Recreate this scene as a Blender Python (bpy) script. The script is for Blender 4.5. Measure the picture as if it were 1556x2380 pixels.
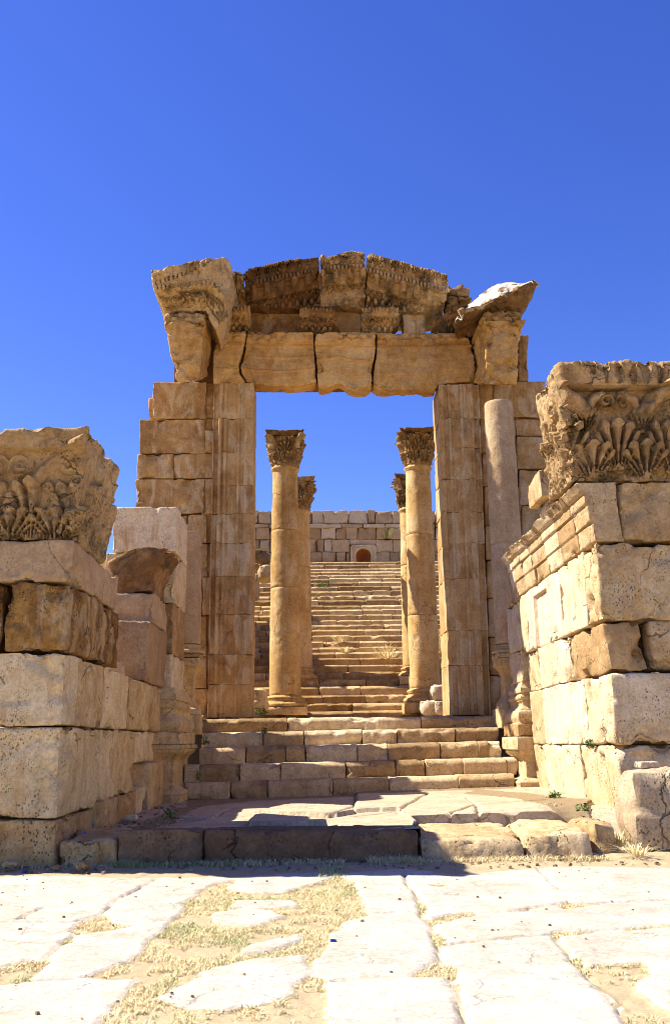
import bpy, math, random
import numpy as np
from mathutils import Matrix
random.seed(7); RNG = np.random.default_rng(7)
for o in list(bpy.data.objects): bpy.data.objects.remove(o)
S = bpy.context.scene
# ------------------------------------------------------------------ camera
F_PX, CX, CY, EYE = 2200.0, 778.0, 1190.0, 1.105
YAW, PITCH, ROLL = 0.0196, 0.23834, -0.012
cd = bpy.data.cameras.new('camera'); cam = bpy.data.objects.new('camera', cd); S.collection.objects.link(cam)
cd.sensor_fit = 'VERTICAL'; cd.sensor_height = 36; cd.lens = 36*F_PX/2380; cd.clip_end = 6000; cd.clip_start = .05
RM = Matrix.Rotation(-YAW, 3, 'Z') @ Matrix.Rotation(math.pi/2+PITCH, 3, 'X') @ Matrix.Rotation(ROLL, 3, 'Z')
cam.matrix_world = Matrix.Translation((0, 0, EYE)) @ RM.to_4x4()
S.camera = cam
# ------------------------------------------------------------------ light
SUN_TRAVEL = (0.86, -0.18, -1.0)
w = bpy.data.worlds.new('World'); S.world = w; w.use_nodes = True
nt = w.node_tree; bg = nt.nodes['Background']
sky = nt.nodes.new('ShaderNodeTexSky'); sky.sky_type = 'NISHITA'; sky.sun_disc = False
sky.sun_elevation = math.atan2(1.0, math.hypot(.86, .18)); sky.sun_rotation = math.atan2(-.86, .18)
sky.altitude = 1200; sky.air_density = 1.0; sky.dust_density = .25; sky.ozone_density = 4.0
hs = nt.nodes.new('ShaderNodeHueSaturation'); hs.inputs['Hue'].default_value = .526; hs.inputs['Saturation'].default_value = 1.24; hs.inputs['Value'].default_value = .96
nt.links.new(sky.outputs[0], hs.inputs['Color']); nt.links.new(hs.outputs[0], bg.inputs['Color'])
bg.inputs['Strength'].default_value = .102
sd = bpy.data.lights.new('sun', 'SUN'); sun = bpy.data.objects.new('sun', sd); S.collection.objects.link(sun)
sd.energy = 5.0; sd.angle = math.radians(.5); sd.color = (1.0, .95, .87)
from mathutils import Vector
sun.rotation_euler = Vector(SUN_TRAVEL).to_track_quat('-Z', 'Y').to_euler(); sun.location = (-8, 2, 14)
S.view_settings.view_transform = 'Standard'; S.view_settings.look = 'None'
S.view_settings.exposure = 1.27; S.view_settings.gamma = 1
S.render.engine = 'CYCLES'
S.cycles.filter_width = 1.0
S.cycles.use_denoising = True; S.cycles.max_bounces = 8; S.cycles.diffuse_bounces = 6
# ------------------------------------------------------------------ picture measurements -> world
RMn = np.array(RM)
def ray(px, py):
    d = np.array([(px-CX)/F_PX, -(py-CY)/F_PX, -1.0]); return RMn @ d
def onY(p, Y):
    d = ray(*p); k = Y/d[1]; return np.array([d[0]*k, Y, EYE+d[2]*k])
def onX(p, X):
    d = ray(*p); k = X/d[0]; return np.array([X, d[1]*k, EYE+d[2]*k])
def onZ(p, Z):
    d = ray(*p); k = (Z-EYE)/d[2]; return np.array([d[0]*k, d[1]*k, Z])
ZO = {'1': (290.5, 552, .3361), '2': (755.3, 552, .3547), '3': (0, 958.7, .3361), '4': (0, 1423.5, .3361),
      '5': (1074.9, 813.4, .3092), '6': (1074.9, 1394.5, .3092), '7': (522.9, 871.5, .3734), '8': (581, 1162, .2987),
      's': (290.5, 1568.8, .6348), 'l': (0, 1917.4, .5004), 'r': (778.6, 1917.4, .4996), 'd': (0, 0, 1)}
def zp(k, *pts):
    ox, oy, s = ZO[k]; return [(ox+s*x, oy+s*y) for x, y in pts]
# ------------------------------------------------------------------ noise (numpy)
def _h(i, j, k, s):
    n = (i*374761393 + j*668265263 + k*2147483647 + s*1274126177) & 0xffffffff
    n = ((n ^ (n >> 13))*1274126177) & 0xffffffff
    n = (n ^ (n >> 16)) & 0xffffffff
    n = ((n*2246822519) & 0xffffffff); n = n ^ (n >> 15)
    return (n & 0xffff)/32767.5-1
def noise(P, s=0):
    P = np.asarray(P, float); i = np.floor(P).astype(np.int64); f = P-i; u = f*f*f*(f*(f*6-15)+10)
    r = 0
    for a in (0, 1):
        for b in (0, 1):
            for c in (0, 1):
                wgt = (u[:, 0] if a else 1-u[:, 0])*(u[:, 1] if b else 1-u[:, 1])*(u[:, 2] if c else 1-u[:, 2])
                r = r+wgt*_h(i[:, 0]+a, i[:, 1]+b, i[:, 2]+c, s)
    return r
def fbm(P, s=0, o=4):
    r = 0; a = .6
    for k in range(o): r = r+a*noise(P*2.03**k+7.3*k, s+k); a *= .5
    return r
# ------------------------------------------------------------------ mesh builder
class MB:
    def __init__(s): s.V = []; s.F = []; s.T = []; s.n = 0; s.S = []
    def add(s, V, F, tint=.5, soil=None):
        V = np.asarray(V, float); F = np.asarray(F, int)
        s.V.append(V); s.F += (F+s.n).tolist(); s.n += len(V)
        s.T.append(np.broadcast_to(np.asarray(tint, float), (len(V),)).copy())
        s.S.append(np.zeros(len(V)) if soil is None else soil)
        return s
    def build(s, name, mat, parent=None, loc=None, **kw):
        V = np.concatenate(s.V); base = np.zeros(3)
        root = parent
        while root is not None: base = base+np.array(root.location); root = root.parent
        if loc is None and parent is None: loc = (V.min(0)+V.max(0))/2; loc = np.array([loc[0], loc[1], V[:, 2].min()])
        if parent is not None: loc = np.zeros(3)
        loc = np.array(loc, float)
        me = bpy.data.meshes.new(name); me.from_pydata((V-base-loc).tolist(), [], s.F); me.update()
        for nm, dat in (('tint', s.T), ('soil', s.S)):
            at = me.attributes.new(nm, 'FLOAT', 'POINT'); at.data.foreach_set('value', np.concatenate(dat).astype(np.float32))
        me.polygons.foreach_set('use_smooth', [True]*len(me.polygons))
        me.set_sharp_from_angle(angle=math.radians(52)); me.materials.append(mat)
        o = bpy.data.objects.new(name, me); S.collection.objects.link(o); o.location = loc
        if parent is not None: o.parent = parent
        tag(o, **kw); return o
def tag(o, label=None, cat=None, group=None, kind=None):
    if label: o['label'] = label
    if cat: o['category'] = cat
    if group: o['group'] = group
    if kind or cat: o['kind'] = kind or 'thing'
def thing(name, loc, label, cat, group=None):
    o = bpy.data.objects.new(name, None); S.collection.objects.link(o); o.location = loc; o.empty_display_size = .2
    tag(o, label, cat, group); return o
def samp(L, r, res):
    n = max(1, int(math.ceil((L-2*r)/res)))
    return np.concatenate([[0, r*.3], np.linspace(r, L-r, n+1), [L-r*.3, L]])/L
def lattice(us, vs, ws):
    us, vs, ws = np.clip(us, 0, 1), np.clip(vs, 0, 1), np.clip(ws, 0, 1); nu, nv, nw = len(us), len(vs), len(ws)
    idx = lambda i, j, k: (i*nv+j)*nw+k
    Q = []
    I, J = np.meshgrid(np.arange(nu-1), np.arange(nv-1), indexing='ij'); I = I.ravel(); J = J.ravel()
    Q.append(np.stack([idx(I, J, 0), idx(I+1, J, 0), idx(I+1, J+1, 0), idx(I, J+1, 0)], 1))
    k = nw-1; Q.append(np.stack([idx(I, J, k), idx(I, J+1, k), idx(I+1, J+1, k), idx(I+1, J, k)], 1))
    J, K = np.meshgrid(np.arange(nv-1), np.arange(nw-1), indexing='ij'); J = J.ravel(); K = K.ravel()
    Q.append(np.stack([idx(0, J, K), idx(0, J+1, K), idx(0, J+1, K+1), idx(0, J, K+1)], 1))
    i = nu-1; Q.append(np.stack([idx(i, J, K), idx(i, J, K+1), idx(i, J+1, K+1), idx(i, J+1, K)], 1))
    I, K = np.meshgrid(np.arange(nu-1), np.arange(nw-1), indexing='ij'); I = I.ravel(); K = K.ravel()
    Q.append(np.stack([idx(I, 0, K), idx(I, 0, K+1), idx(I+1, 0, K+1), idx(I+1, 0, K)], 1))
    j = nv-1; Q.append(np.stack([idx(I, j, K), idx(I+1, j, K), idx(I+1, j, K+1), idx(I, j, K+1)], 1))
    Q = np.concatenate(Q); u, inv = np.unique(Q, return_inverse=True); Q = inv.reshape(-1, 4)
    return np.stack([us[u//(nv*nw)], vs[(u//nw) % nv], ws[u % nw]], 1), Q
def vnormals(V, Q):
    n = np.cross(V[Q[:, 2]]-V[Q[:, 0]], V[Q[:, 3]]-V[Q[:, 1]]); N = np.zeros_like(V)
    for k in range(4): np.add.at(N, Q[:, k], n)
    return N/np.maximum(np.linalg.norm(N, axis=1, keepdims=True), 1e-9)
SEED = [0]
def rbox(mb, M, dims, r=.02, res=.05, namp=.006, nf=3., chip=.02, relief=None, post=None, tint=None, res3=None, soilfn=None):
    """eroded block: rounded box of real size dims mapped by M(a,b,c); a right, b up, c away"""
    SEED[0] += 1; sd_ = SEED[0]*3.7
    dims = np.maximum(np.array(dims, float), .01); r = min(r, dims.min()*.45)
    rr = res3 or (res, res, res)
    abc, Q = lattice(*[samp(dims[i], min(r*1.3, dims[i]*.45), rr[i]) for i in range(3)])
    W0 = M(abc[:, 0], abc[:, 1], abc[:, 2]); p = abc*dims
    rn = np.clip(r*(.75+.9*noise(W0*4+sd_)), r*.25, r*1.4)[:, None]; rn = np.minimum(rn, dims.min()*.49)
    q = np.clip(p, rn, dims-rn); d = p-q; nd = np.linalg.norm(d, axis=1, keepdims=True)
    p2 = np.where(nd > 1e-9, q+d*rn/np.maximum(nd, 1e-9), p); A = np.clip(p2/dims, 0, 1)
    W = M(A[:, 0], A[:, 1], A[:, 2])
    if relief is not None:
        off = relief(A, W); W = W.copy(); W[:, 1] -= off*(1-A[:, 2])
    N = vnormals(W, Q)
    ds = np.sort(np.minimum(p, dims-p), axis=1); ed = ds[:, 1]
    disp = namp*fbm(W*nf+sd_)+.4*namp*fbm(W*nf*5+sd_, 5, 3)
    disp -= chip*np.exp(-(ed/(chip*3+.02))**2)*np.clip(fbm(W*4+sd_, 9)*1.6-.1, 0, 1)*1.6
    W = W+N*disp[:, None]
    if post is not None: W = post(W)
    mb.add(W, Q, random.random() if tint is None else tint, None if soilfn is None else soilfn(A, W)); return mb
def box(mb, x0, x1, y0, y1, z0, z1, **k):
    M = lambda a, b, c: np.stack([x0+(x1-x0)*a, y0+(y1-y0)*c, z0+(z1-z0)*b], 1)
    return rbox(mb, M, (x1-x0, z1-z0, y1-y0), **k)
def pl(P, key):
    P = np.array(P); t = P[:, key]; t = np.abs(t-t[0]); t = np.maximum.accumulate(t); t = t+np.arange(len(t))*1e-6; t = t/t[-1]
    return lambda a: np.stack([np.interp(a, t, P[:, i]) for i in range(3)], -1)
def patch(mb, bottom, top, left=(), right=(), yb=18.9, yt=None, depth=1.0, lift=None, **k):
    """block whose front outline is given by measured polylines on planes yb (bottom) .. yt (top)"""
    yt = yb if yt is None else yt
    B = [onY(p, yb) for p in bottom]; T = [onY(p, yt) for p in top]
    def side(pts, p0, p1, q0, q1):
        out = [p0]
        for p in pts:
            f = (p[1]-q0[1])/(q1[1]-q0[1]); out.append(onY(p, yb+(yt-yb)*f))
        return out+[p1]
    Lp = side(left, B[0], T[0], bottom[0], top[0]); Rp = side(right, B[-1], T[-1], bottom[-1], top[-1])
    fB, fT, fL, fR = pl(B, 0), pl(T, 0), pl(Lp, 2), pl(Rp, 2)
    c00, c10, c01, c11 = B[0], B[-1], T[0], T[-1]
    def M(a, b, c):
        A = a[:, None]; Bb = b[:, None]
        s = (1-Bb)*fB(a)+Bb*fT(a)+(1-A)*fL(b)+A*fR(b)-((1-A)*(1-Bb)*c00+A*(1-Bb)*c10+(1-A)*Bb*c01+A*Bb*c11)
        s = s.copy(); s[:, 1] += (depth if np.isscalar(depth) else depth(b))*c
        if lift is not None: s[:, 2] += lift(a, b)*c
        return s
    dims = (max(abs(c10[0]-c00[0]), abs(c11[0]-c01[0])), (abs(c01[2]-c00[2])+abs(c11[2]-c10[2]))/2, depth if np.isscalar(depth) else float(depth(np.array([.5]))[0]))
    return rbox(mb, M, dims, **k)
def lathe(mb, cx, cy, prof, n=48, namp=.004, nf=3., relief=None, tint=.5, sq=None, capt=True, lean=(0, 0)):
    """solid of revolution, or (sq) mouldings run round a rectangle of half sizes sq"""
    SEED[0] += 1; sd_ = SEED[0]*1.9
    prof = np.array(prof, float); m = len(prof)
    if sq is None:
        th = np.linspace(0, 2*math.pi, n, endpoint=False); D = np.stack([np.cos(th), np.sin(th)], 1); base = D*0
    else:
        hx, hy = sq; e = .012; xs = np.concatenate([[-1, -1+e/hx], np.linspace(-1, 1, n)[1:-1], [1-e/hx, 1]]); ys = np.concatenate([[-1+e/hy], np.linspace(-1, 1, n)[1:-1], [1-e/hy]])
        pts = [(x, -1) for x in xs]+[(1, y) for y in ys]+[(x, 1) for x in xs[::-1]]+[(-1, y) for y in ys[::-1]]
        pts = np.array(pts); base = pts*np.array([hx, hy]); D = np.where(np.abs(pts) > .9999, np.sign(pts), 0)
        cn = (np.abs(D).sum(1) > 1.5); D[cn] *= .93
        n = len(pts); th = np.arctan2(base[:, 1], base[:, 0])
    R = np.repeat(prof[:, 0][:, None], n, 1); Z = np.repeat(prof[:, 1][:, None], n, 1)
    V = np.zeros((m, n, 3)); V[..., 2] = Z
    if relief is not None: R = R+relief(np.repeat(th[None], m, 0), Z)
    fz = (Z-prof[0, 1])/(prof[-1, 1]-prof[0, 1]+1e-9)
    V[..., 0] = cx+base[None, :, 0]+D[None, :, 0]*R+lean[0]*fz; V[..., 1] = cy+base[None, :, 1]+D[None, :, 1]*R+lean[1]*fz
    P = V.reshape(-1, 3); disp = namp*fbm(P*nf+sd_)+.5*namp*fbm(P*nf*6+sd_, 3)-namp*5*np.clip(fbm(P*nf*1.3+sd_, 8)-.38, 0, 1)
    Dd = np.repeat(D[None], m, 0).reshape(-1, 2)
    P[:, 0] += Dd[:, 0]*disp; P[:, 1] += Dd[:, 1]*disp
    I, J = np.meshgrid(np.arange(m-1), np.arange(n), indexing='ij'); I = I.ravel(); J = J.ravel(); J2 = (J+1) % n
    Q = np.stack([I*n+J, I*n+J2, (I+1)*n+J2, (I+1)*n+J], 1)
    mb.add(P, Q, tint)
    if capt:
        c = P[(m-1)*n:]; cc = c.mean(0); k = 4; rings = [c]
        for q in range(1, k+1):
            rg = c+(cc-c)*(q/(k+.01)); rg[:, 2] += .015*noise(rg*6+sd_); rings.append(rg)
        P2 = np.concatenate(rings); I, J = np.meshgrid(np.arange(k), np.arange(n), indexing='ij'); I = I.ravel(); J = J.ravel(); J2 = (J+1) % n
        mb.add(P2, np.stack([I*n+J, I*n+J2, (I+1)*n+J2, (I+1)*n+J], 1), tint)
    return mb
def dens(prof, step=.03):
    """profile points refined to step; given points kept crisp"""
    out = [prof[0]]
    for a, b in zip(prof[:-1], prof[1:]):
        L = math.hypot(b[0]-a[0], b[1]-a[1]); k = max(1, int(L/step))
        for i in range(1, k+1): out.append((a[0]+(b[0]-a[0])*i/k, a[1]+(b[1]-a[1])*i/k))
    return out
def arc(r0, z0, r1, z1, bulge, n=6):
    """curved moulding between two profile points, bulging outward (+) or inward (-)"""
    return [(r0+(r1-r0)*t+bulge*math.sin(math.pi*t), z0+(z1-z0)*t) for t in np.linspace(0, 1, n+1)]
# ------------------------------------------------------------------ carving (relief heights in metres)
sst = lambda x, a, b: (lambda t: t*t*(3-2*t))(np.clip((x-a)/(b-a), 0, 1))
def leaf(s, t, cx, wd, h, T, lean=0):
    """one acanthus leaf: lobes fanning from a stem, deep grooves between them, the tip rolling out"""
    q = t/h; p = (s-cx)/(wd/2); qc = np.clip(q, 0, 1.2); ph = np.abs(p)/(.2+1.5*qc**1.35); ins = np.zeros_like(ph)
    for c, hw, qe in ((0, .19, 1.), (.36, .17, .95), (.69, .165, .78), (1., .15, .52)):
        ins = np.maximum(ins, sst(qe-.12*((ph-c)/hw)**2-q, 0, .03)*(np.abs(ph-c) < hw*1.08))
    ins = ins*(q > 0); g = 0
    for c, qe in ((.18, .8), (.53, .74), (.85, .5)): g = g+np.exp(-((ph-c)/.06)**2)*(1-sst(q, qe, qe+.08))
    g = g*sst(q, .05, .2); thick = T*(.45+.8*qc**1.7)*(1-.2*np.minimum(ph, 1.2)**2)
    return ins*np.clip(thick-T*1.3*np.clip(g, 0, 1), -.35*T, 9)
def volute(s, t, cx, cz, R, T, sgn=1):
    x = (s-cx)*sgn; z = t-cz; r = np.hypot(x, z)/R; th = np.arctan2(z, x)
    return (1-sst(r, .85, 1.0))*T*(.62+.38*np.cos(2*math.pi*(r*1.9-th/(2*math.pi))))
def stalk(s, t, pts, wd, T):
    P = np.array(pts); d = np.full(s.shape, 9.)
    for (x0, z0), (x1, z1) in zip(P[:-1], P[1:]):
        L2 = (x1-x0)**2+(z1-z0)**2; u = np.clip(((s-x0)*(x1-x0)+(t-z0)*(z1-z0))/L2, 0, 1)
        d = np.minimum(d, np.hypot(s-x0-u*(x1-x0), t-z0-u*(z1-z0)))
    return T*np.sqrt(np.clip(1-(d/wd)**2, 0, 1))
def dentil(s, p, T): return T*1.6*(((s/p-np.floor(s/p)) < .66)-.75)
def eggs(s, t, p, tc, T):
    u = (s/p-np.floor(s/p)-.5)*p; r = np.hypot(u/(p*.34), (t-tc)/(p*.5)); ring = np.exp(-((r-1.25)/.16)**2)
    return T*(.5*np.sqrt(np.clip(1-r*r, 0, 1))-1.5*np.exp(-((r-1.1)/.2)**2)*(np.abs(t-tc) < p*.75))
def palm(s, t, p, h, T):
    u = (s/p-np.floor(s/p)-.5)*p; l = leaf(u, t, 0, p*.95, h, T); return np.where(l <= 0, -.55*T, l)*(t > 0)*(t < h)
def scales(s, t, h, T):
    p = h*1.35; r = 0
    for row in range(2):
        u = ((s/p+row*.5)-np.floor(s/p+row*.5)-.5)*p; v = t-h*(.28+.44*row); rr = np.hypot(u/(p*.42), v/(h*.27))
        r = np.maximum(r, T*np.sqrt(np.clip(1-rr*rr, 0, 1)))
    return r-.5*T
# ------------------------------------------------------------------ materials
def stone(name, cols, stain=((.2, .1, .03), .5), lichen=((.05, .04, .03), .0), pale=((.6, .5, .38), .0), pit=.5, bump=.5, fine=1., soil=None, streak_z=.35, rough=.92, crack=.9, sv=None):
    m = bpy.data.materials.new(name); m.use_nodes = True; t = m.node_tree; N = t.nodes; L = t.links; N.clear()
    def nd(ty, **kw):
        n = N.new(ty)
        for k, v in kw.items():
            if hasattr(n, k) and not k[0].isupper(): setattr(n, k, v)
        return n
    def ins(n, **kw):
        for k, v in kw.items():
            s = n.inputs[k.replace('_', ' ')]
            if hasattr(v, 'is_linked') or hasattr(v, 'links'): L.new(v, s)
            else: s.default_value = v
        return n
    out = N.new('ShaderNodeOutputMaterial'); bs = N.new('ShaderNodeBsdfPrincipled'); L.new(bs.outputs[0], out.inputs[0])
    bs.inputs['Roughness'].default_value = rough; bs.inputs['Specular IOR Level'].default_value = .15
    tc = N.new('ShaderNodeTexCoord'); at = N.new('ShaderNodeAttribute'); at.attribute_name = 'tint'
    oi = N.new('ShaderNodeObjectInfo')
    ad = N.new('ShaderNodeVectorMath'); ad.operation = 'ADD'; L.new(tc.outputs['Object'], ad.inputs[0])
    sc = N.new('ShaderNodeVectorMath'); sc.operation = 'SCALE'; sc.inputs[0].default_value = (17, 31, 53); L.new(at.outputs['Fac'], sc.inputs['Scale']); L.new(sc.outputs[0], ad.inputs[1])
    V = ad.outputs[0]
    def nz(scale, det=6, ro=.6, vec=None, dis=0):
        n = N.new('ShaderNodeTexNoise'); n.inputs['Scale'].default_value = scale; n.inputs['Detail'].default_value = det; n.inputs['Roughness'].default_value = ro; n.inputs['Distortion'].default_value = dis
        L.new(vec or V, n.inputs['Vector']); return n.outputs['Fac']
    def mp(s):
        n = N.new('ShaderNodeMapping'); n.inputs['Scale'].default_value = s; L.new(V, n.inputs['Vector']); return n.outputs[0]
    def mt(op, a, b=None, c=None):
        n = N.new('ShaderNodeMath'); n.operation = op
        for i, x in enumerate((a, b, c)):
            if x is None: continue
            if isinstance(x, (int, float)): n.inputs[i].default_value = x
            else: L.new(x, n.inputs[i])
        return n.outputs[0]
    def ramp(x, lo, hi):
        n = N.new('ShaderNodeMapRange'); n.interpolation_type = 'SMOOTHSTEP'; L.new(x, n.inputs[0]); n.inputs[1].default_value = lo; n.inputs[2].default_value = hi; return n.outputs[0]
    def mix(f, a, b):
        n = N.new('ShaderNodeMix'); n.data_type = 'RGBA'
        if isinstance(f, (int, float)): n.inputs[0].default_value = f
        else: L.new(f, n.inputs[0])
        for i, x in ((6, a), (7, b)):
            if isinstance(x, tuple): n.inputs[i].default_value = (*x, 1)
            else: L.new(x, n.inputs[i])
        return n.outputs[2]
    big = nz(1.1, 5, .6, dis=.6); med = nz(5.5, 8, .68); fin = nz(30*fine, 6, .7); stv = nz(1, 7, .65, mp(sv or (7, 7, streak_z*2)), .3)
    base = mt('ADD', mt('MULTIPLY_ADD', big, .9, mt('MULTIPLY_ADD', at.outputs['Fac'], .7, -.17)), mt('MULTIPLY_ADD', med, .8, -.55))
    cr = N.new('ShaderNodeValToRGB'); e = cr.color_ramp.elements
    pos = np.linspace(.15, .85, len(cols))
    e[0].position = pos[0]; e[0].color = (*cols[0], 1); e[1].position = pos[-1]; e[1].color = (*cols[-1], 1)
    for i in range(1, len(cols)-1):
        x = e.new(pos[i]); x.color = (*cols[i], 1)
    L.new(base, cr.inputs[0]); col = cr.outputs[0]
    if pale[1] > 0: col = mix(mt('MULTIPLY', ramp(nz(1, 6, .6, mp((3.2, 3.2, 1.1)), 1.), .5, .6), pale[1]), col, pale[0])
    if stain[1] > 0: col = mix(mt('MULTIPLY', mt('MULTIPLY', ramp(stv, .47, .72), ramp(nz(.8, 3), .35, .6)), stain[1]), col, stain[0])
    if lichen[1] > 0: col = mix(mt('MULTIPLY', ramp(nz(2.2, 9, .72, dis=.5), .47, .66), lichen[1]), col, lichen[0])
    dn = N.new('ShaderNodeTexNoise'); dn.inputs['Scale'].default_value = 2.5; dn.inputs['Detail'].default_value = 5; L.new(V, dn.inputs['Vector'])
    dvm = N.new('ShaderNodeVectorMath'); dvm.operation = 'MULTIPLY_ADD'; L.new(dn.outputs['Color'], dvm.inputs[0]); dvm.inputs[1].default_value = (.5, .5, .5); L.new(V, dvm.inputs[2]); dv = dvm.outputs[0]
    vo = N.new('ShaderNodeTexVoronoi'); vo.inputs['Scale'].default_value = 34*fine; L.new(mp((1, 1, .7)), vo.inputs['Vector'])
    pm = mt('MULTIPLY', mt('SUBTRACT', 1., ramp(vo.outputs['Distance'], .1, .36)), ramp(nz(2.6, 5), .47, .66))
    grain = mix(.5, (.5, .5, .5), (.5, .5, .5))
    v2 = N.new('ShaderNodeTexVoronoi'); v2.inputs['Scale'].default_value = 70*fine; L.new(mp((1, 1, .6)), v2.inputs['Vector'])
    pm2 = mt('MULTIPLY', mt('SUBTRACT', 1., ramp(v2.outputs['Distance'], .12, .34)), ramp(nz(4.7, 4), .5, .64))
    ve = N.new('ShaderNodeTexVoronoi'); ve.feature = 'DISTANCE_TO_EDGE'; ve.inputs['Scale'].default_value = 1.3; L.new(dv, ve.inputs['Vector'])
    ck = mt('MULTIPLY', mt('SUBTRACT', 1., ramp(ve.outputs['Distance'], .002, .013)), ramp(nz(1.7, 2), .52, .6))
    pm = mt('MAXIMUM', mt('MAXIMUM', pm, mt('MULTIPLY', pm2, .8)), mt('MULTIPLY', ck, crack))
    mul = mt('ADD', mt('MULTIPLY_ADD', fin, 1.25, mt('MULTIPLY_ADD', stv, .8, -.02)), mt('MULTIPLY', mt('MULTIPLY', pm, -.72), pit))
    n = N.new('ShaderNodeVectorMath'); n.operation = 'SCALE'; L.new(col, n.inputs[0]); L.new(mul, n.inputs['Scale']); col = n.outputs[0]
    if soil is not None:
        a2 = N.new('ShaderNodeAttribute'); a2.attribute_name = 'soil'
        sf = ramp(mt('ADD', a2.outputs['Fac'], mt('MULTIPLY_ADD', nz(9, 6, .7), .7, -.35)), .35, .6)
        sc2 = mix(nz(40, 5, .7), soil[0], soil[1]); col = mix(sf, col, sc2)
    L.new(col, bs.inputs['Base Color'])
    bh = mt('ADD', mt('MULTIPLY', med, .5), mt('ADD', mt('MULTIPLY', fin, .35), mt('ADD', mt('MULTIPLY', pm, -.7*pit), mt('MULTIPLY', stv, .35))))
    b = N.new('ShaderNodeBump'); b.inputs['Strength'].default_value = bump; b.inputs['Distance'].default_value = .03; L.new(bh, b.inputs['Height']); L.new(b.outputs[0], bs.inputs['Normal'])
    return m
def plain(name, col, var=.3, rough=.8, scale=6):
    m = bpy.data.materials.new(name); m.use_nodes = True; t = m.node_tree; bs = t.nodes['Principled BSDF']; bs.inputs['Roughness'].default_value = rough; bs.inputs['Specular IOR Level'].default_value = .2
    n = t.nodes.new('ShaderNodeTexNoise'); n.inputs['Scale'].default_value = scale; at = t.nodes.new('ShaderNodeAttribute'); at.attribute_name = 'tint'
    a = t.nodes.new('ShaderNodeMath'); a.operation = 'ADD'; t.links.new(n.outputs[0], a.inputs[0]); t.links.new(at.outputs['Fac'], a.inputs[1])
    cr = t.nodes.new('ShaderNodeValToRGB'); e = cr.color_ramp.elements; e[0].position = .4; e[1].position = 1.3 if False else 1.0
    e[0].color = (*[c*(1-var) for c in col], 1); e[1].color = (*[min(1, c*(1+var)) for c in col], 1); t.links.new(a.outputs[0], cr.inputs[0]); t.links.new(cr.outputs[0], bs.inputs['Base Color']); return m
# palette (real base colours, linear)
m_gate = stone('ochre_limestone', [(.2, .085, .02), (.45, .23, .065), (.6, .37, .145)], stain=((.14, .055, .015), .7), pale=((.58, .44, .25), .25), lichen=((.15, .09, .04), .3), pit=.5, bump=.6, streak_z=.15)
m_lint = stone('banded_limestone', [(.26, .12, .03), (.53, .30, .088), (.66, .43, .17)], stain=((.3, .13, .034), .75), pale=((.62, .46, .26), .2), lichen=((.22, .13, .05), .25), pit=.5, bump=.6, sv=(.7, 1, 9))
m_jamb = stone('streaked_limestone', [(.22, .105, .03), (.44, .255, .092), (.59, .395, .185)], stain=((.15, .062, .018), .75), pale=((.6, .46, .27), .5), pit=.5, bump=.6, streak_z=.16)
m_corn = stone('carved_limestone', [(.18, .085, .028), (.38, .215, .078), (.52, .355, .165)], stain=((.12, .05, .015), .6), lichen=((.06, .044, .024), .85), pit=.7, bump=.7)
m_cornf = stone('broken_carved_limestone', [(.2, .11, .045), (.4, .25, .11), (.54, .39, .2)], stain=((.14, .065, .022), .5), lichen=((.075, .055, .03), .6), pit=.6, bump=.8, soil=((.42, .34, .24), (.62, .54, .42)))
m_cap = stone('capital_limestone', [(.18, .10, .038), (.40, .25, .105), (.56, .40, .205)], stain=((.11, .055, .02), .6), lichen=((.075, .055, .028), .75), pit=1., bump=1.)
m_wall = stone('honey_limestone', [(.36, .205, .075), (.60, .425, .20), (.72, .56, .33)], stain=((.27, .12, .03), .8), lichen=((.28, .165, .065), .35), pit=.95, bump=.9, streak_z=.22)
m_rust = stone('rust_limestone', [(.15, .065, .014), (.40, .21, .055), (.62, .43, .19)], stain=((.10, .04, .01), .8), lichen=((.13, .065, .02), .7), pale=((.66, .5, .27), .4), pit=1.2, bump=1.2)
m_cream = stone('cream_limestone', [(.36, .225, .095), (.57, .42, .225), (.69, .55, .355)], stain=((.30, .15, .045), .65), lichen=((.34, .205, .085), .35), pit=.95, bump=.9, streak_z=.2)
m_pink = stone('pink_limestone', [(.32, .195, .095), (.46, .315, .165), (.56, .41, .245)], stain=((.28, .13, .05), .6), lichen=((.25, .15, .08), .3), pit=.6, bump=.6)
m_col = stone('golden_limestone', [(.34, .175, .05), (.54, .335, .12), (.64, .455, .215)], stain=((.22, .09, .023), .8), lichen=((.3, .17, .06), .3), pale=((.68, .54, .34), .3), pit=.9, bump=.6, streak_z=.15)
m_step = stone('step_limestone', [(.28, .175, .075), (.49, .345, .175), (.64, .495, .29)], stain=((.2, .105, .04), .6), lichen=((.24, .15, .07), .35), pit=1., bump=.7)
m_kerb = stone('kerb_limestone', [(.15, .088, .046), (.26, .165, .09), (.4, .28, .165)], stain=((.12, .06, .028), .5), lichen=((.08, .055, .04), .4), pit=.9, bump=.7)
m_far = stone('far_limestone', [(.34, .215, .10), (.47, .335, .18), (.55, .43, .27)], stain=((.22, .13, .06), .5), pit=.4, bump=.3)
m_pave = stone('paving_limestone', [(.32, .265, .19), (.46, .40, .315), (.55, .49, .40)], stain=((.33, .25, .16), .5), lichen=((.33, .26, .17), .4), pit=.4, bump=.5, soil=((.26, .185, .095), (.48, .385, .225)))
m_terr = stone('terrace_limestone', [(.33, .25, .155), (.43, .34, .22), (.51, .425, .30)], stain=((.3, .21, .12), .6), lichen=((.28, .2, .13), .35), pit=.7, bump=.5, soil=((.16, .11, .055), (.32, .235, .13)))
m_rock = stone('boulder_limestone', [(.4, .29, .17), (.52, .4, .26), (.6, .5, .36)], pit=1., bump=1.)
m_soil = stone('dry_soil', [(.3, .22, .13), (.42, .33, .21), (.5, .42, .3)], pit=.3, bump=.6)
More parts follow.
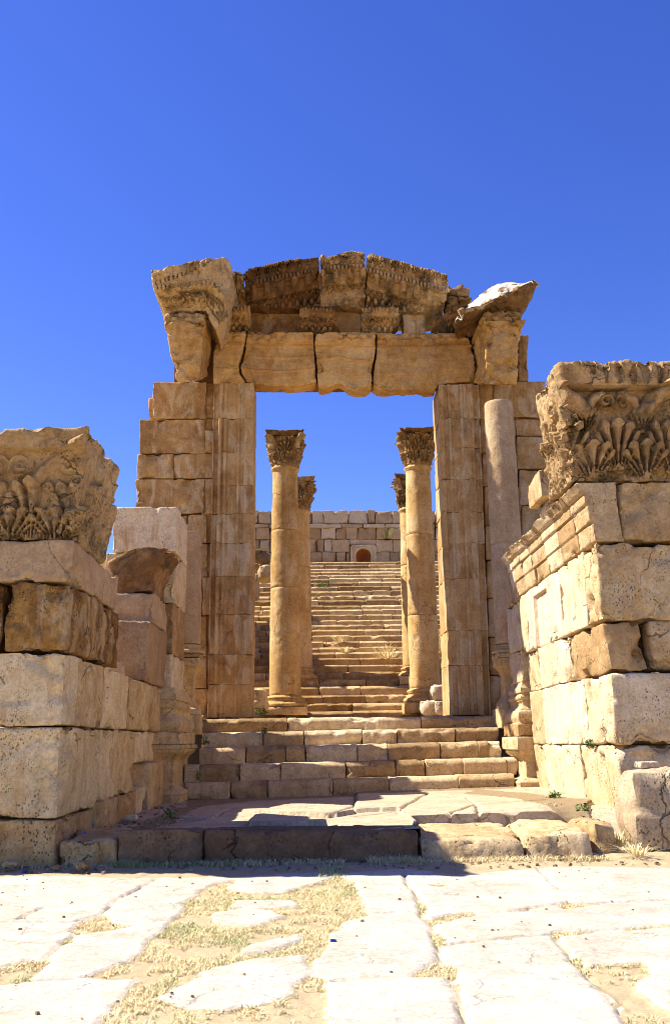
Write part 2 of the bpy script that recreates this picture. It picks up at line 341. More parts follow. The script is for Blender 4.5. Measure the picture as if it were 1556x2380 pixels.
m_ustep = stone('stair_limestone', [(.26, .15, .055), (.46, .305, .135), (.60, .44, .225)], stain=((.2, .1, .032), .6), lichen=((.2, .12, .05), .4), pit=.8, bump=.6)
m_niche = stone('orange_plaster', [(.24, .07, .02), (.36, .12, .04), (.46, .19, .08)], pit=.3, bump=.3)
m_green = plain('green_leaf', (.06, .105, .02), .5); m_straw = plain('straw', (.56, .46, .24), .4); m_dgreen = plain('dull_grass', (.34, .34, .15), .45)
m_blue = plain('blue_plastic', (.02, .03, .25), .2, .35)
G = 18.9   # front plane of the gateway's door case
D_ = lambda *p: list(p)
def rect(mb, x0, y0, x1, y1, Y, depth=.8, **k): return patch(mb, [(x0, y1), (x1, y1)], [(x0, y0), (x1, y0)], yb=Y, depth=depth, **k)
# ================================================================== GATEWAY
gate = thing('gateway', onY((808, 1668), G+.5), 'tall ruined ochre stone gateway with cracked lintel and carved broken cornice, above the lower steps', 'gateway')
def jrel(kn):
    xs, ys = zip(*kn)
    def f(A, W):
        wear = sst(fbm(W*np.array([1.6, 1, 1.1])+11, 4), -.25, .25)
        return 1.7*np.interp(A[:, 0], xs, ys)*(.45+.55*wear)
    return f
LJ = [(0, 0), (.03, 0), (.045, -.06), (.13, -.06), (.145, .03), (.22, .035), (.23, 0), (.27, 0), (.28, .03), (.34, .02), (.36, -.02), (.58, -.02), (.60, .015), (.66, .025), (.67, -.005), (.76, 0), (.77, .02), (1, .02)]
lj = lambda y: (496+(481-496)*(y-895)/773, 590+(585-590)*(y-895)/773)
mb = MB(); ys = [890, 973, 1051, 1128, 1194, 1262, 1340, 1428, 1521, 1590, 1668]
for y0, y1 in zip(ys[:-1], ys[1:]):
    a0, b0 = lj(y0); a1, b1 = lj(y1)
    patch(mb, [(a1, y1), (b1, y1)], [(a0, y0), (b0, y0)], yb=G, depth=.78, r=.012, res=.022, res3=(.012, .05, .15), namp=.006, chip=.02, relief=jrel(LJ), tint=random.uniform(.42, .62))
mb.build('jamb', m_jamb, gate)
RJ = [(0, .02), (.10, .02), (.12, -.02), (.2, -.02), (.22, .015), (.27, .02), (.285, -.015), (.5, -.02), (.51, .02), (.57, .03), (.58, .0), (.66, .0), (.67, .03), (.83, .03), (.845, -.05), (.95, -.05), (.965, 0), (1, 0)]
rj = lambda y: (1018+26*(y-895)/765, 1112+28*(y-890)/770)
mb = MB(); ys = [893, 972, 1040, 1114, 1190, 1263, 1345, 1465, 1547, 1662]
for y0, y1 in zip(ys[:-1], ys[1:]):
    a0, b0 = rj(y0); a1, b1 = rj(y1)
    patch(mb, [(a1, y1), (b1, y1)], [(a0, y0), (b0, y0)], yb=G, depth=1.05, r=.012, res=.022, res3=(.012, .05, .15), namp=.006, chip=.02, relief=jrel(RJ), tint=random.uniform(.45, .65))
mb.build('jamb', m_jamb, gate)
# side walls of the gateway, ragged ashlar
mb = MB()
for x0, y0, x1, y1, dy in [(355, 888, 479, 973, 0), (345, 925, 359, 975, .35), (324, 975, 477, 1053, 0), (318, 1054.5, 403, 1111.5, 0), (403.6, 1054.5, 496, 1111.5, .02), (314, 1113, 476, 1194, 0), (310, 1196, 435, 1262, 0), (435.5, 1196, 480, 1262, .03),
                           (306, 1264, 400, 1340, 0), (401, 1264, 482, 1340, .02), (302, 1342, 470, 1430, 0), (300, 1432, 400, 1525, 0), (401, 1432, 480, 1525, 0), (300, 1527, 480, 1600, 0), (298, 1602, 482, 1672, 0)]:
    rect(mb, x0, y0, x1, y1, G+.18+dy, .85, r=.03, res=.045, namp=.01, chip=.05, tint=random.uniform(.38, .62))
for x0, y0, x1, y1 in [(476, 1000, 497, 1052), (476, 1113, 494, 1194), (470, 1342, 492, 1430)]: rect(mb, x0, y0, x1, y1, G+.16, .8, r=.02, res=.05, namp=.006, chip=.03, tint=.45)
for y0, y1 in ((889, 972), (973, 1112), (1113, 1262), (1263, 1430), (1431, 1670)): rect(mb, 468, y0, 505, y1, G+.24, .5, r=.02, res=.06, namp=.008, tint=.3)
mb.build('wing_wall', m_jamb, gate)
mb = MB()
for x0, y0, x1, y1, dy in [(1146, 886, 1268, 972, 0), (1112, 890, 1146, 975, .05), (1115, 975, 1199, 1052, .05), (1199, 974, 1280, 1013, 0), (1120, 1053, 1203, 1130, .05), (1201, 1014.5, 1284, 1089, 0), (1125, 1131, 1212, 1220, .05), (1207, 1091, 1290, 1174, 0), (1128, 1221, 1218, 1300, .05), (1213, 1176, 1292, 1262, 0),
                           (1130, 1301, 1300, 1390, .05), (1133, 1391, 1300, 1480, .05), (1136, 1481, 1300, 1570, .05), (1138, 1571, 1300, 1665, .05)]:
    rect(mb, x0, y0, x1, y1, G+.2+dy, .85, r=.03 if x0 != 1146 else .06, res=.05, namp=.008, chip=.04, tint=random.uniform(.38, .6))
rect(mb, 1204, 778, 1227, 886, G+.25, .7, r=.04, res=.05, namp=.01, chip=.06, tint=.4)
rect(mb, 1112, 790, 1150, 890, G+.35, .6, r=.04, res=.05, namp=.01, chip=.06, tint=.4)
mb.build('wing_wall', m_jamb, gate)
# ---- lintel
up = lambda P: [(x, y-15) for x, y in P]
def fasc(A, W):
    b = A[:, 1]; s = W[:, 0]
    p = 1.5*np.interp(b, [0, .04, .05, .27, .28, .30, .52, .53, .55, .72, .73, .76, .79, .80, .815, .98, 1], [0, 0, .01, .012, .035, .02, .022, .045, .03, .032, .06, .05, .05, .02, .10, .12, .10])
    band = (b > .815)*(b < .985)
    wear = sst(fbm(W*1.3+3, 2), -.2, .25)
    return p+band*wear*scales(s, (b-.815)*1.15, .19, .08)
mb = MB(); patch(mb, zp('1', (612, 1008), (720, 1008), (835, 1010)), zp('1', (628, 668), (835, 668)), left=zp('1', (610, 900), (615, 800), (636, 740)), right=zp('1', (790, 940), (785, 880), (810, 800), (838, 700)), yb=G, depth=.42, r=.02, res=.025, namp=.012, chip=.05, relief=fasc, tint=random.uniform(.42, .58))
mb.build('lintel_block', m_lint, gate)
mb = MB(); patch(mb, up(zp('1', (888, 1040), (935, 1054), (990, 1064), (1050, 1070), (1100, 1074), (1170, 1074), (1230, 1066), (1310, 1052), (1328, 1034))), zp('1', (868, 671), (1299, 671)), left=zp('1', (840, 1000), (806, 940), (800, 890), (826, 800), (848, 700)), right=zp('1', (1318, 950), (1309, 850), (1303, 760)), yb=G, depth=.42, r=.02, res=.025, namp=.012, chip=.05, relief=fasc, tint=random.uniform(.42, .58))
mb.build('lintel_block', m_lint, gate)
mb = MB(); patch(mb, up([(739, 912), (744, 916), (752, 917), (765, 915), (788, 904.5), (797, 909), (806, 918), (826, 922.5), (851, 922.5), (862.5, 914)]), D_((731.5, 778.5), (801, 779), (870.5, 779)), left=zp('1', (1332, 1000), (1320, 850), (1311, 740)), right=zp('2', (304, 960), (300, 880), (321, 790), (328, 740)), yb=G, depth=.42, r=.02, res=.025, namp=.014, chip=.07, relief=fasc, tint=random.uniform(.42, .58))
mb.build('lintel_block', m_lint, gate)
mb = MB(); patch(mb, up(zp('2', (313, 1016), (350, 1040), (430, 1044), (490, 1030), (520, 1045), (600, 1035), (650, 1045), (722, 1040)))+zp('2', (737, 962), (800, 955), (900, 948), (988, 936)), zp('2', (336, 644), (600, 644), (893, 645)), left=zp('2', (312, 950), (323, 860), (336, 770)), right=zp('2', (990, 860), (970, 800), (955, 715), (915, 670)), yb=G, depth=.42, r=.02, res=.025, namp=.012, chip=.05, relief=fasc, tint=random.uniform(.42, .58))
mb.build('lintel_block', m_lint, gate)
# ---- frieze zone
mb = MB()
rect(mb, 582, 716, 700, 778, G+.30, .5, r=.015, res=.04, namp=.01, chip=.03, tint=.1); rect(mb, 700.6, 716, 838, 778, G+.29, .5, r=.015, res=.04, namp=.012, chip=.03, tint=.45); rect(mb, 838.6, 716, 912, 778, G+.32, .5, r=.015, res=.04, namp=.01, tint=.2)
rect(mb, 560, 782, 1100, 893, G+.45, .5, r=.02, res=.1, namp=.01, tint=.05); rect(mb, 404, 750, 565, 892, G+.3, .5, r=.02, res=.1, namp=.01, tint=.05); rect(mb, 1108, 770, 1208, 892, G+.3, .5, r=.02, res=.1, namp=.01, tint=.05)
mb.build('frieze_panel', m_gate, gate)
def frag(A, W):
    b = A[:, 1]; s = W[:, 0]
    return np.interp(b, [0, .1, .3, .32, .55, .6, .8, .82, 1], [0, .05, .06, .12, .13, .2, .22, .3, .3])-.15*b+(b > .8)*dentil(s, .075, .03)+((b > .32)*(b < .6))*palm(s, (b-.32)*.5, .11, .15, .07)+eggs(s, b*.5, .13, .1, .07)
mb = MB(); patch(mb, zp('1', (1225, 650), (1260, 667), (1430, 668), (1440, 655)), zp('1', (1212, 500), (1300, 503), (1380, 505), (1440, 515)), left=zp('1', (1205, 600), (1203, 540)), right=zp('1', (1478, 620), (1468, 570), (1455, 535)), yb=G, yt=G-.2, depth=.6, r=.05, res=.018, namp=.035, nf=4, chip=.08, relief=frag); mb.build('frieze_block', m_corn, gate)
mb = MB(); patch(mb, zp('2', (248, 633), (330, 637), (400, 637), (438, 625)), zp('2', (238, 473), (350, 473), (450, 476)), left=zp('2', (243, 560),), right=zp('2', (450, 590), (480, 555), (492, 525), (475, 490)), yb=G, yt=G-.25, depth=.6, r=.04, res=.018, namp=.03, nf=4, chip=.08, relief=frag); mb.build('frieze_block', m_corn, gate)
mb = MB(); patch(mb, zp('2', (512, 636), (664, 636)), zp('2', (500, 500), (664, 502)), left=zp('2', (512, 560),), yb=G+.1, depth=.5, r=.04, res=.03, namp=.03, chip=.06, tint=.9); mb.build('frieze_block', m_jamb, gate)
mb = MB(); patch(mb, zp('2', (706, 634), (740, 640), (900, 640), (985, 632)), zp('2', (708, 540), (745, 515), (790, 490), (850, 470), (1005, 458)), left=zp('2', (702, 590),), yb=G+.05, yt=G-.2, depth=.6, r=.05, res=.02, namp=.03, chip=.06, relief=lambda A, W: frag(A, W)*sst(A[:, 0], .25, .4)); mb.build('frieze_block', m_corn, gate)
mb = MB(); patch(mb, zp('1', (640, 633), (700, 655), (780, 668), (862, 668)), zp('1', (700, 492), (868, 492)), yb=G-.05, yt=G-.4, depth=.7, r=.03, res=.018, namp=.02, nf=4, chip=.06, relief=frag); mb.build('frieze_block', m_corn, gate)
# ---- raking cornice
def rake(pA, pB, proj=.55, fade=None):
    a = onY(pA, G-.45); b = onY(pB, G-.45); k = (b[2]-a[2])/(b[0]-a[0]); c = 1/math.hypot(1, k)
    def f(A, W):
        s = W[:, 0]/c; t = (W[:, 2]-a[2]-k*(W[:, 0]-a[0]))*c
        p = np.interp(t, [-.46, -.44, -.36, -.34, -.24, -.22, -.16, -.02, 0, .1, .11, .14, .3], [0, .02, .04, .12, .14, .22, .24, .40, .5, .5, .53, .5, .55])*proj/.55
        r = (t > .0)*(t < .1)*dentil(s, .08, .032)+(t > .13)*palm(s, t-.13, .23, .26, .075)+(t > -.2)*(t < -.02)*np.maximum(0, .14*np.sqrt(np.clip(1-((s/.3-np.floor(s/.3)-.5)/.27)**2, 0, 1)))
        r = r+(t > -.34)*(t < -.23)*palm(s, t+.34, .125, .11, .05)+eggs(s, t, .16, -.40, .06)
        wear = .35+.65*sst(fbm(W*1.5+5, 7), -.35, .1)
        r = r-.05*np.exp(-((t-.115)/.012)**2)-.06*np.exp(-((t+.01)/.014)**2)-.05*np.exp(-((t+.225)/.012)**2)
        return p-proj*A[:, 1]+1.5*r*wear*(1-.8*sst(A[:, 1], .9, 1))
    return f
mb = MB(); patch(mb, zp('1', (850, 482), (1000, 487), (1200, 486), (1350, 472)), zp('1', (822, 250), (860, 212), (960, 195), (1040, 170), (1140, 150), (1260, 141), (1336, 135)), left=zp('1', (835, 420), (826, 330)), right=zp('1', (1346, 350), (1342, 240)), yb=G, yt=G-.55, depth=lambda b: 1.+.5*b, r=.02, res=.014, namp=.012, nf=4, chip=.05, relief=rake(zp('1', (830, 345))[0], zp('1', (1340, 240))[0]), res3=(.014, .013, .12))
mb.build('cornice_block', m_corn, gate)
mb = MB(); patch(mb, zp('2', (-30, 452), (40, 452), (100, 450), (264, 464)), zp('2', (-32, 118), (-15, 105), (12, 128), (40, 118), (60, 105), (110, 92), (170, 84), (260, 96)), yb=G, yt=G-.5, depth=lambda b: 1.+.45*b, r=.03, res=.014, namp=.022, nf=3, chip=.09, relief=lambda A, W: np.maximum(rake(zp('2', (-30, 215))[0], zp('2', (260, 200))[0], .5)(A, W), -.3*A[:, 1]), res3=(.014, .014, .12))
mb.build('cornice_block', m_corn, gate)
mb = MB(); patch(mb, zp('2', (271, 462), (400, 480), (600, 496), (700, 492), (780, 472)), zp('2', (274, 118), (300, 101), (400, 130), (500, 155), (640, 200), (700, 205), (795, 245)), left=zp('2', (269, 300),), right=zp('2', (785, 420), (800, 310)), yb=G, yt=G-.55, depth=lambda b: 1.+.5*b, r=.02, res=.014, namp=.012, nf=4, chip=.05, relief=rake(zp('2', (275, 232))[0], zp('2', (790, 365))[0]), res3=(.014, .013, .12))
mb.build('cornice_block', m_corn, gate)
mb = MB()
for x0, y0, x1, y1 in [(800, 305, 905, 372), (860, 325, 945, 380), (800, 372, 880, 420), (880, 378, 970, 410), (795, 418, 850, 450)]:
    p = zp('2', (x0, y0), (x1, y1)); rect(mb, *p[0], *p[1], G-.05, .8, r=.09, res=.035, namp=.05, chip=.05)
mb.build('rubble_fill', m_corn, gate)
# leafy return between corner cornice and pediment
mb = MB(); patch(mb, zp('1', (715, 492), (850, 490)), zp('1', (735, 240), (770, 236), (812, 245)), left=zp('1', (690, 380),), right=zp('1', (835, 400), (825, 330)), yb=G-.1, yt=G-.6, depth=1., r=.05, res=.016, namp=.04, nf=4, chip=.09, relief=lambda A, W: palm(W[:, 0], (A[:, 1]-.55)*.7, .2, .3, .12)*(A[:, 1] > .5)+(A[:, 1] > .38)*(A[:, 1] < .52)*dentil(W[:, 0], .08, .06)-.25*(A[:, 1] < .38))
mb.build('cornice_block', m_corn, gate)
# ---- bracketed entablature over the left side column
B0 = 17.8
def bulge(A, W): return np.interp(A[:, 1], [0, .05, .3, .34, .6, .64, .86, .9, 1], [-.06, -.02, .03, 0, .02, .05, .06, .1, .12])*(.6+.4*sst(fbm(W*2, 5), -.3, .2))
br = MB(); patch(br, zp('1', (352, 994), (390, 1000), (470, 1000), (518, 985)), zp('1', (262, 588), (400, 586), (556, 585)), left=zp('1', (335, 900), (312, 800), (298, 690)), right=zp('1', (522, 900), (532, 760), (545, 660)), yb=B0, depth=1.3, lift=lambda a, b: .62*(1-b)**2, r=.035, res=.03, namp=.022, chip=.1, relief=bulge)
bo = br.build('bracket', m_lint, gate)
mb = MB(); patch(mb, zp('1', (275, 584), (556, 583)), zp('1', (268, 512), (550, 506)), left=zp('1', (260, 550),), yb=B0-.08, depth=1.3, r=.07, res=.018, namp=.012, chip=.04, relief=lambda A, W: scales(W[:, 0], A[:, 1]*.2, .2, .085)); mb.build('scale_band', m_corn, bo)
def corA(A, W):
    b = A[:, 1]; s = W[:, 0]; t = b
    p = np.interp(t, [0, .12, .14, .3, .32, .36, .38, .5, .52, 1], [0, .05, .14, .2, .3, .42, .5, .52, .5, .6])-.6*b
    r = (t > .38)*(t < .49)*dentil(s, .08, .045)*(A[:, 0] < .85)+(t < .3)*palm(s, t*1.-.1, .12, .2, .05)+(t > .17)*(t < .37)*.1*np.sqrt(np.clip(1-((s/.3-np.floor(s/.3)-.5)/.27)**2, 0, 1))
    a = A[:, 0]; inc = .53+.33*(a-.05)/.62; u = t-inc
    r = r+(u > 0)*(u < .10)*(a < .75)*dentil(s, .085, .045)+(u > .1)*(a < .75)*volute(s, t*1.05, W[:, 0].min()+.22, .75, .2, .06)+(u > .1)*(a > .5)*(a < .75)*palm(s, u-.1, .22, .25, .07)
    return p+1.7*r*(.4+.6*sst(fbm(W*1.7, 8), -.3, .1))*(1-.95*sst(A[:, 1], .84, .97))-.10*sst(a, .74, .8)*(t > .4)
mb = MB(); patch(mb, zp('1', (275, 512), (400, 510), (560, 512), (630, 640)), zp('1', (170, 216), (240, 206), (300, 200), (390, 190), (430, 165), (520, 145), (600, 130), (670, 115), (705, 130), (728, 160)), left=zp('1', (240, 430), (210, 385), (190, 310), (178, 270)), right=zp('1', (690, 500), (712, 400), (735, 320), (742, 230)), yb=B0, yt=B0-.6, depth=1.5, r=.03, res=.016, namp=.03, nf=3, chip=.1, relief=corA, res3=(.016, .016, .06))
mb.build('cornice_block', m_corn, gate)
# ---- right side
br = MB(); patch(br, zp('2', (1030, 950), (1140, 958), (1255, 956)), zp('2', (1026, 556), (1150, 556), (1300, 556)), left=zp('2', (1048, 860), (1052, 720), (1040, 640)), right=zp('2', (1255, 800), (1262, 665), (1290, 620)), yb=B0, depth=1.3, lift=lambda a, b: .5*(1-b)**2, r=.03, res=.03, namp=.045, nf=2.2, chip=.14, relief=bulge)
bo = br.build('bracket', m_lint, gate)
mb = MB(); patch(mb, zp('2', (1024, 550), (1285, 550)), zp('2', (1040, 474), (1285, 472)), left=zp('2', (1012, 530),), yb=B0-.08, depth=1.3, r=.06, res=.018, namp=.012, chip=.05, relief=lambda A, W: scales(W[:, 0], A[:, 1]*.2, .2, .085)); mb.build('scale_band', m_corn, bo)
mb = MB()
F_front = zp('2', (880, 492), (930, 470), (1010, 455), (1060, 432), (1100, 408), (1160, 374), (1240, 340), (1330, 300), (1380, 276), (1393, 262))
patch(mb, zp('2', (900, 520), (1000, 500), (1040, 474), (1160, 474), (1283, 482)), F_front, right=zp('2', (1320, 440), (1362, 370), (1372, 340)), yb=B0, yt=B0-.55, depth=.95, lift=lambda a, b: b**3*(.15+.58*np.interp(a, [0, .3, .6, 1], [.1, .8, 1, .35])), r=.04, res=.022, namp=.04, nf=3, chip=.08,
      relief=lambda A, W: np.interp(A[:, 1], [0, .3, .35, .6, .65, 1], [0, .12, .25, .3, .5, .5])-.5*A[:, 1]+.06*fbm(W*9, 2), soilfn=lambda A, W: sst(A[:, 1]+.12*fbm(W*5, 3), .93, 1.0)*1.)
mb.build('cornice_block', m_cornf, gate)
# ================================================================== CORINTHIAN COLUMNS
def corinth(parent, cx, cy, z0, h, r0, mat, wear=1.0):
    mb = MB(); z1 = z0+h*.86
    prof = dens([(r0*.97, z0), (r0*1.08, z0+h*.03), (r0*1.0, z0+h*.06), (r0*1.0, z0+h*.3), (r0*1.04, z0+h*.6), (r0*1.2, z0+h*.8), (r0*1.32, z1)], h*.022)
    def rel(th, z):
        s = th*r0; t = z-z0; per = 2*math.pi*r0/8; r = 0
        u = (s/per-np.floor(s/per)-.5)*per; r = np.maximum(r, leaf(u, t, 0, per*.98, h*.40, h*.17))
        u2 = (s/per+.5-np.floor(s/per+.5)-.5)*per; r = np.maximum(r, leaf(u2, t-h*.06, 0, per*1.0, h*.62, h*.19))
        q4 = (th/(math.pi/2)-np.floor(th/(math.pi/2))-.5)*per*2
        r = np.maximum(r, volute(q4, t, per*.30, h*.72, h*.13, h*.14)); r = np.maximum(r, volute(-q4, t, per*.30, h*.72, h*.13, h*.14))
        r = np.maximum(r, leaf(u, t-h*.38, 0, per*.8, h*.44, h*.16))
        P = np.stack([np.cos(th).ravel()*2+cx, np.sin(th).ravel()*2, z.ravel()*2], 1)
        k = (.45+.55*sst(fbm(P*1.1, int(cx*10)), -.45*wear, .1)).reshape(th.shape)
        return r*k
    lathe(mb, cx, cy, prof, n=200, namp=.012*h, nf=6, relief=rel, capt=False)
    R = r0*1.62
    def M(a, b, c):
        x = (a-.5)*2; y = (c-.5)*2; f = .86+.14*np.abs(y)**1.5; g = .86+.14*np.abs(x)**1.5; sc = R*(.9+.1*b)
        return np.stack([cx+x*sc*f, cy+y*sc*g, z1-.01+b*h*.15], 1)
    rbox(mb, M, (2*R, h*.15, 2*R), r=.03*h, res=.06*h, namp=.045*h*wear, nf=3.5, chip=.09*h)
    for k in range(4):          # corner volutes hang under the abacus
        a = math.pi/4+k*math.pi/2; ux, uy = math.cos(a), math.sin(a)
        def M(aa, b, c, ux=ux, uy=uy):
            ang = b*math.pi*1.15; rad = r0*1.18+h*.23*(1-np.cos(ang*.75))*.6+c*h*.12; zz = z0+h*.52+h*.33*np.sin(ang*.5)-c*.02
            wd = (aa-.5)*h*.17; return np.stack([cx+ux*rad-uy*wd, cy+uy*rad+ux*wd, zz], 1)
        rbox(mb, M, (h*.17, h*.5, h*.13), r=.03*h, res=.05*h, namp=.03*h, nf=6, chip=.05*h)
    return mb.build('capital', mat, parent)
def shaft(parent, cx, cy, z0, z1, r0, r1, joints, mat, ring=True, lean=(0, 0), topn=0):
    mb = MB(); zs = sorted(set([z0, z1]+[z for z in joints if z0 < z < z1]))
    ent = lambda z: r0+(r1-r0)*((z-z0)/(z1-z0))**1.35
    for a, b in zip(zs[:-1], zs[1:]):
        pr = [(ent(a)-.012, a)]
        for z in np.linspace(a+.012, b-.012, max(4, int((b-a)/.05))): pr.append((ent(z)*(1+.01*random.uniform(-1, 1)*0), z))
        pr.append((ent(b)-.012, b))
        if ring and b == z1:
            pr = [p for p in pr if p[1] < z1-.13]+[(ent(z1)+.005, z1-.12), (ent(z1)+.035, z1-.09), (ent(z1)+.045, z1-.06), (ent(z1)+.03, z1-.035), (ent(z1), z1)]
        lathe(mb, cx+lean[0]*(a-z0), cy, pr, n=72, namp=.011, nf=2.6, tint=random.uniform(.38, .68), lean=(lean[0]*(b-a), 0), capt=(b == z1))
    return mb.build('shaft', mat, parent)
def attic(cx, cy, z0, r, h):
    return [(r*1.38, z0), *arc(r*1.33, z0+.02*h, r*1.33, z0+.36*h, r*.10), (r*1.22, z0+.38*h), (r*1.2, z0+.44*h), *arc(r*1.2, z0+.46*h, r*1.13, z0+.66*h, -r*.07), (r*1.16, z0+.68*h), *arc(r*1.13, z0+.70*h, r*1.12, z0+.90*h, r*.06), (r*1.04, z0+.93*h), (r*.99, z0+h)]
def column(lab, Y, cxpx_top, cxpx_bot, ytop, ycap, ybase, ybot, wtop, wbot, joints, plinth=True, wear=1.):
    b = onY((cxpx_bot, ybot), Y); k = Y/2195.
    z0 = b[2]; zb = onY((cxpx_bot, ybase), Y)[2]; zc = onY((cxpx_top, ycap), Y)[2]; zt = onY((cxpx_top, ytop), Y)[2]; r0 = wbot*k/2; r1 = wtop*k/2
    t = thing('column', (b[0], Y, z0), lab, 'column', 'columns at the foot of the upper stairs')
    mb = MB(); hz = zb-z0; zp0 = z0+hz*.42 if plinth else z0
    if plinth: box(mb, b[0]-r0*1.42, b[0]+r0*1.42, Y-r0*1.42, Y+r0*1.42, z0, zp0, r=.03, res=.06, namp=.015, chip=.06)
    lathe(mb, b[0], Y, dens(attic(b[0], Y, zp0, r0, zb-zp0), .03), n=64, namp=.01, nf=4)
    mb.build('base', m_col, t)
    shaft(t, b[0], Y, zb, zc, r0, r1, [onY((cxpx_bot, j), Y)[2] for j in joints], m_col)
    corinth(t, b[0], Y, zc, zt-zc, r1, m_cap, wear)
z7 = lambda y: 871.5+.3734*y
column('golden Corinthian column nearest the left jamb, on a low round base with a chipped foot', 21.6, 665, 662, 1011, 1087, 1617, 1664, 59, 72, [z7(975), z7(1330)], wear=.9)
column('tall golden Corinthian column close to the right jamb, with grey boulders piled at its foot', 21.6, 971, 989, 1005, 1085, 1600, 1660, 59, 71, [z7(1000), z7(1500)], wear=.6)
column('farther column half hidden by the left one, its capital showing a scroll', 23.9, 690, 694, 1116, 1186, 1553, 1601, 52, 62, [z7(1200)], wear=.6)
column('half hidden farther column behind the right one, only its left edge showing', 23.9, 957, 966, 1110, 1182, 1550, 1592, 50, 58, [z7(1190)], wear=.8)
# ================================================================== PINK SIDE COLUMNS ON PEDESTALS
def side_column(lab, cx, cy, zped, ztop, mat, k=1, cap=None):
    t = thing('side_column', (cx, cy, zped), lab, 'column', 'pink columns flanking the doorway')
    z = lambda y: onY((1175 if cx > 0 else 450, y), 17.45)[2]
    mb = MB(); zc0, zc1 = z(1545), z(1530)
    box(mb, cx-.33, cx+.33, cy-.33, cy+.5, zped-.35, zped, r=.02, res=.06, namp=.012, chip=.04)
    pr = [(.11, zped), (.11, zped+.09), *arc(.10, zped+.10, .0, zped+.32, -.035), (0, zped+.36), (0, z(1575)), *arc(0, z(1573), .10, z(1548), -.02), (.12, z(1546)), (.12, z(1531))]
    lathe(mb, cx, cy, dens(pr, .05), n=12, sq=(.2, .2), namp=.008, nf=4, capt=True); mb.build('pedestal', m_wall, t)
    mb = MB(); box(mb, cx-.325, cx+.325, cy-.325, cy+.325, z(1530), z(1519), r=.015, res=.06, namp=.008, chip=.03)
    lathe(mb, cx, cy, dens(attic(cx, cy, z(1519), .262, z(1496)-z(1519)), .02), n=56, namp=.006); mb.build('base', m_wall, t)
    shaft(t, cx, cy, z(1496), ztop, .3, .272, [z(1262)] if k else [], mat, ring=False)
side_column('tall pink column shaft without a capital standing before the right jamb', 3.59, 17.6, 1.66, onY((1162, 938), 17.6)[2], m_pink)
side_column('short broken pink column shaft on a pedestal by the left jamb', -2.46, 17.6, 1.62, onY((440, 1241), 17.6)[2], m_pink, 0)
# ================================================================== LOWER STAIRS
st = thing('stone_stairs', (.6, 16.2, .25), 'five worn broad limestone steps climbing to the gateway threshold', 'stairs')
def risers(name, k, Y0, depth, tops, bots, xj, gaps=(), mat=m_step):
    """one step: blocks between pixel joints xj; tops/bots = (left, right) pixel heights of the riser"""
    mb = MB(); X0, X1 = xj[0], xj[-1]
    for a, b in zip(xj[:-1], xj[1:]):
        f = lambda x, v: v[0]+(v[1]-v[0])*(x-X0)/(X1-X0)
        dy = random.uniform(-.03, .03); dt = random.uniform(-1.2, 1.2)
        patch(mb, [(a+.5, f(a, bots)+3), (b-.5, f(b, bots)+3)], [(a+.5, f(a, tops)+dt), ((a+b)/2, (f(a, tops)+f(b, tops))/2+random.uniform(-.5, 1.5)), (b-.5, f(b, tops)+dt+random.uniform(-1, 1))], yb=Y0+dy, depth=depth-dy, r=.022, res=.04, res3=(.04, .025, .06), relief=lambda A, W: -.085*np.clip((A[:, 1]-.70)/.30, 0, 1)**2, namp=.011, nf=3., chip=.04)
    return mb.build(name, mat, st)
ss = lambda *x: [290.5+.6348*v for v in x]
sy = lambda *y: tuple(1568.8+.6348*v for v in y)
risers('step', 1, 16.2, .75, sy(397, 362), sy(457, 432), ss(218, 385, 521, 760, 964, 1220, 1425))
risers('step', 2, 16.65, .75, sy(330, 302), sy(392, 362), ss(215, 272, 420, 569, 808, 990, 1100, 1237, 1397, 1436))
risers('step', 3, 17.1, .75, sy(267, 240), sy(328, 302), ss(270, 441, 588, 660, 850, 960, 1153, 1293, 1330, 1378))
risers('step', 4, 17.55, .75, sy(212, 190), sy(268, 246), ss(280, 506, 655, 868, 995, 1208, 1368))
risers('step', 5, 18.0, 3.6, sy(160, 146), sy(212, 192), ss(240, 593, 1083, 1420))
# ================================================================== UPPER STAIRS
us = thing('stone_stairs', (.8, 21.9, 1.6), 'long steep flight of narrow worn steps rising behind the columns to a niche', 'stairs')
Yl = [478, 500, 528, 553, 580, 605, 633, 667, 702, 740, 772, 815, 848, 888, 930, 965, 1005, 1050, 1097, 1140, 1180, 1225, 1280, 1335, 1390, 1445, 1515, 1580, 1640][::-1]
Yl = [1162+.2987*y for y in Yl]; UZ = []; U0, UT = 22.0, .36
for i, y in enumerate(Yl): UZ.append(onY((830, y), U0+i*UT)[2])
prev = 1.63
for i, z in enumerate(UZ):
    mb = MB(); Y0 = U0+i*UT; x = -3.4+random.uniform(0, .6); xe = 5.4
    while x < xe:
        L = random.uniform(.7, 1.7); x2 = min(x+L, xe+.2); dz = random.uniform(-.008, .008); dy = random.uniform(-.015, .01)
        bt = random.random()
        X0_, X1_, Ya, Za, Zb = x+.004, x2-.004, Y0+dy, prev-.05, z+dz; wn = random.uniform(.03, .065)
        def M(a, b, c): return np.stack([X0_+(X1_-X0_)*a, Ya+(Y0+.55-Ya)*c, Za+(Zb-Za)*b-wn*b*np.clip(1-c/.27, 0, 1)**2], 1)
        rbox(mb, M, (X1_-X0_, Zb-Za, Y0+.55-Ya), r=.022, res3=(.06, .03, .035), namp=.006, nf=2.0, chip=.06 if bt < .3 else .015); x = x2
    mb.build('step', m_ustep, us); prev = z
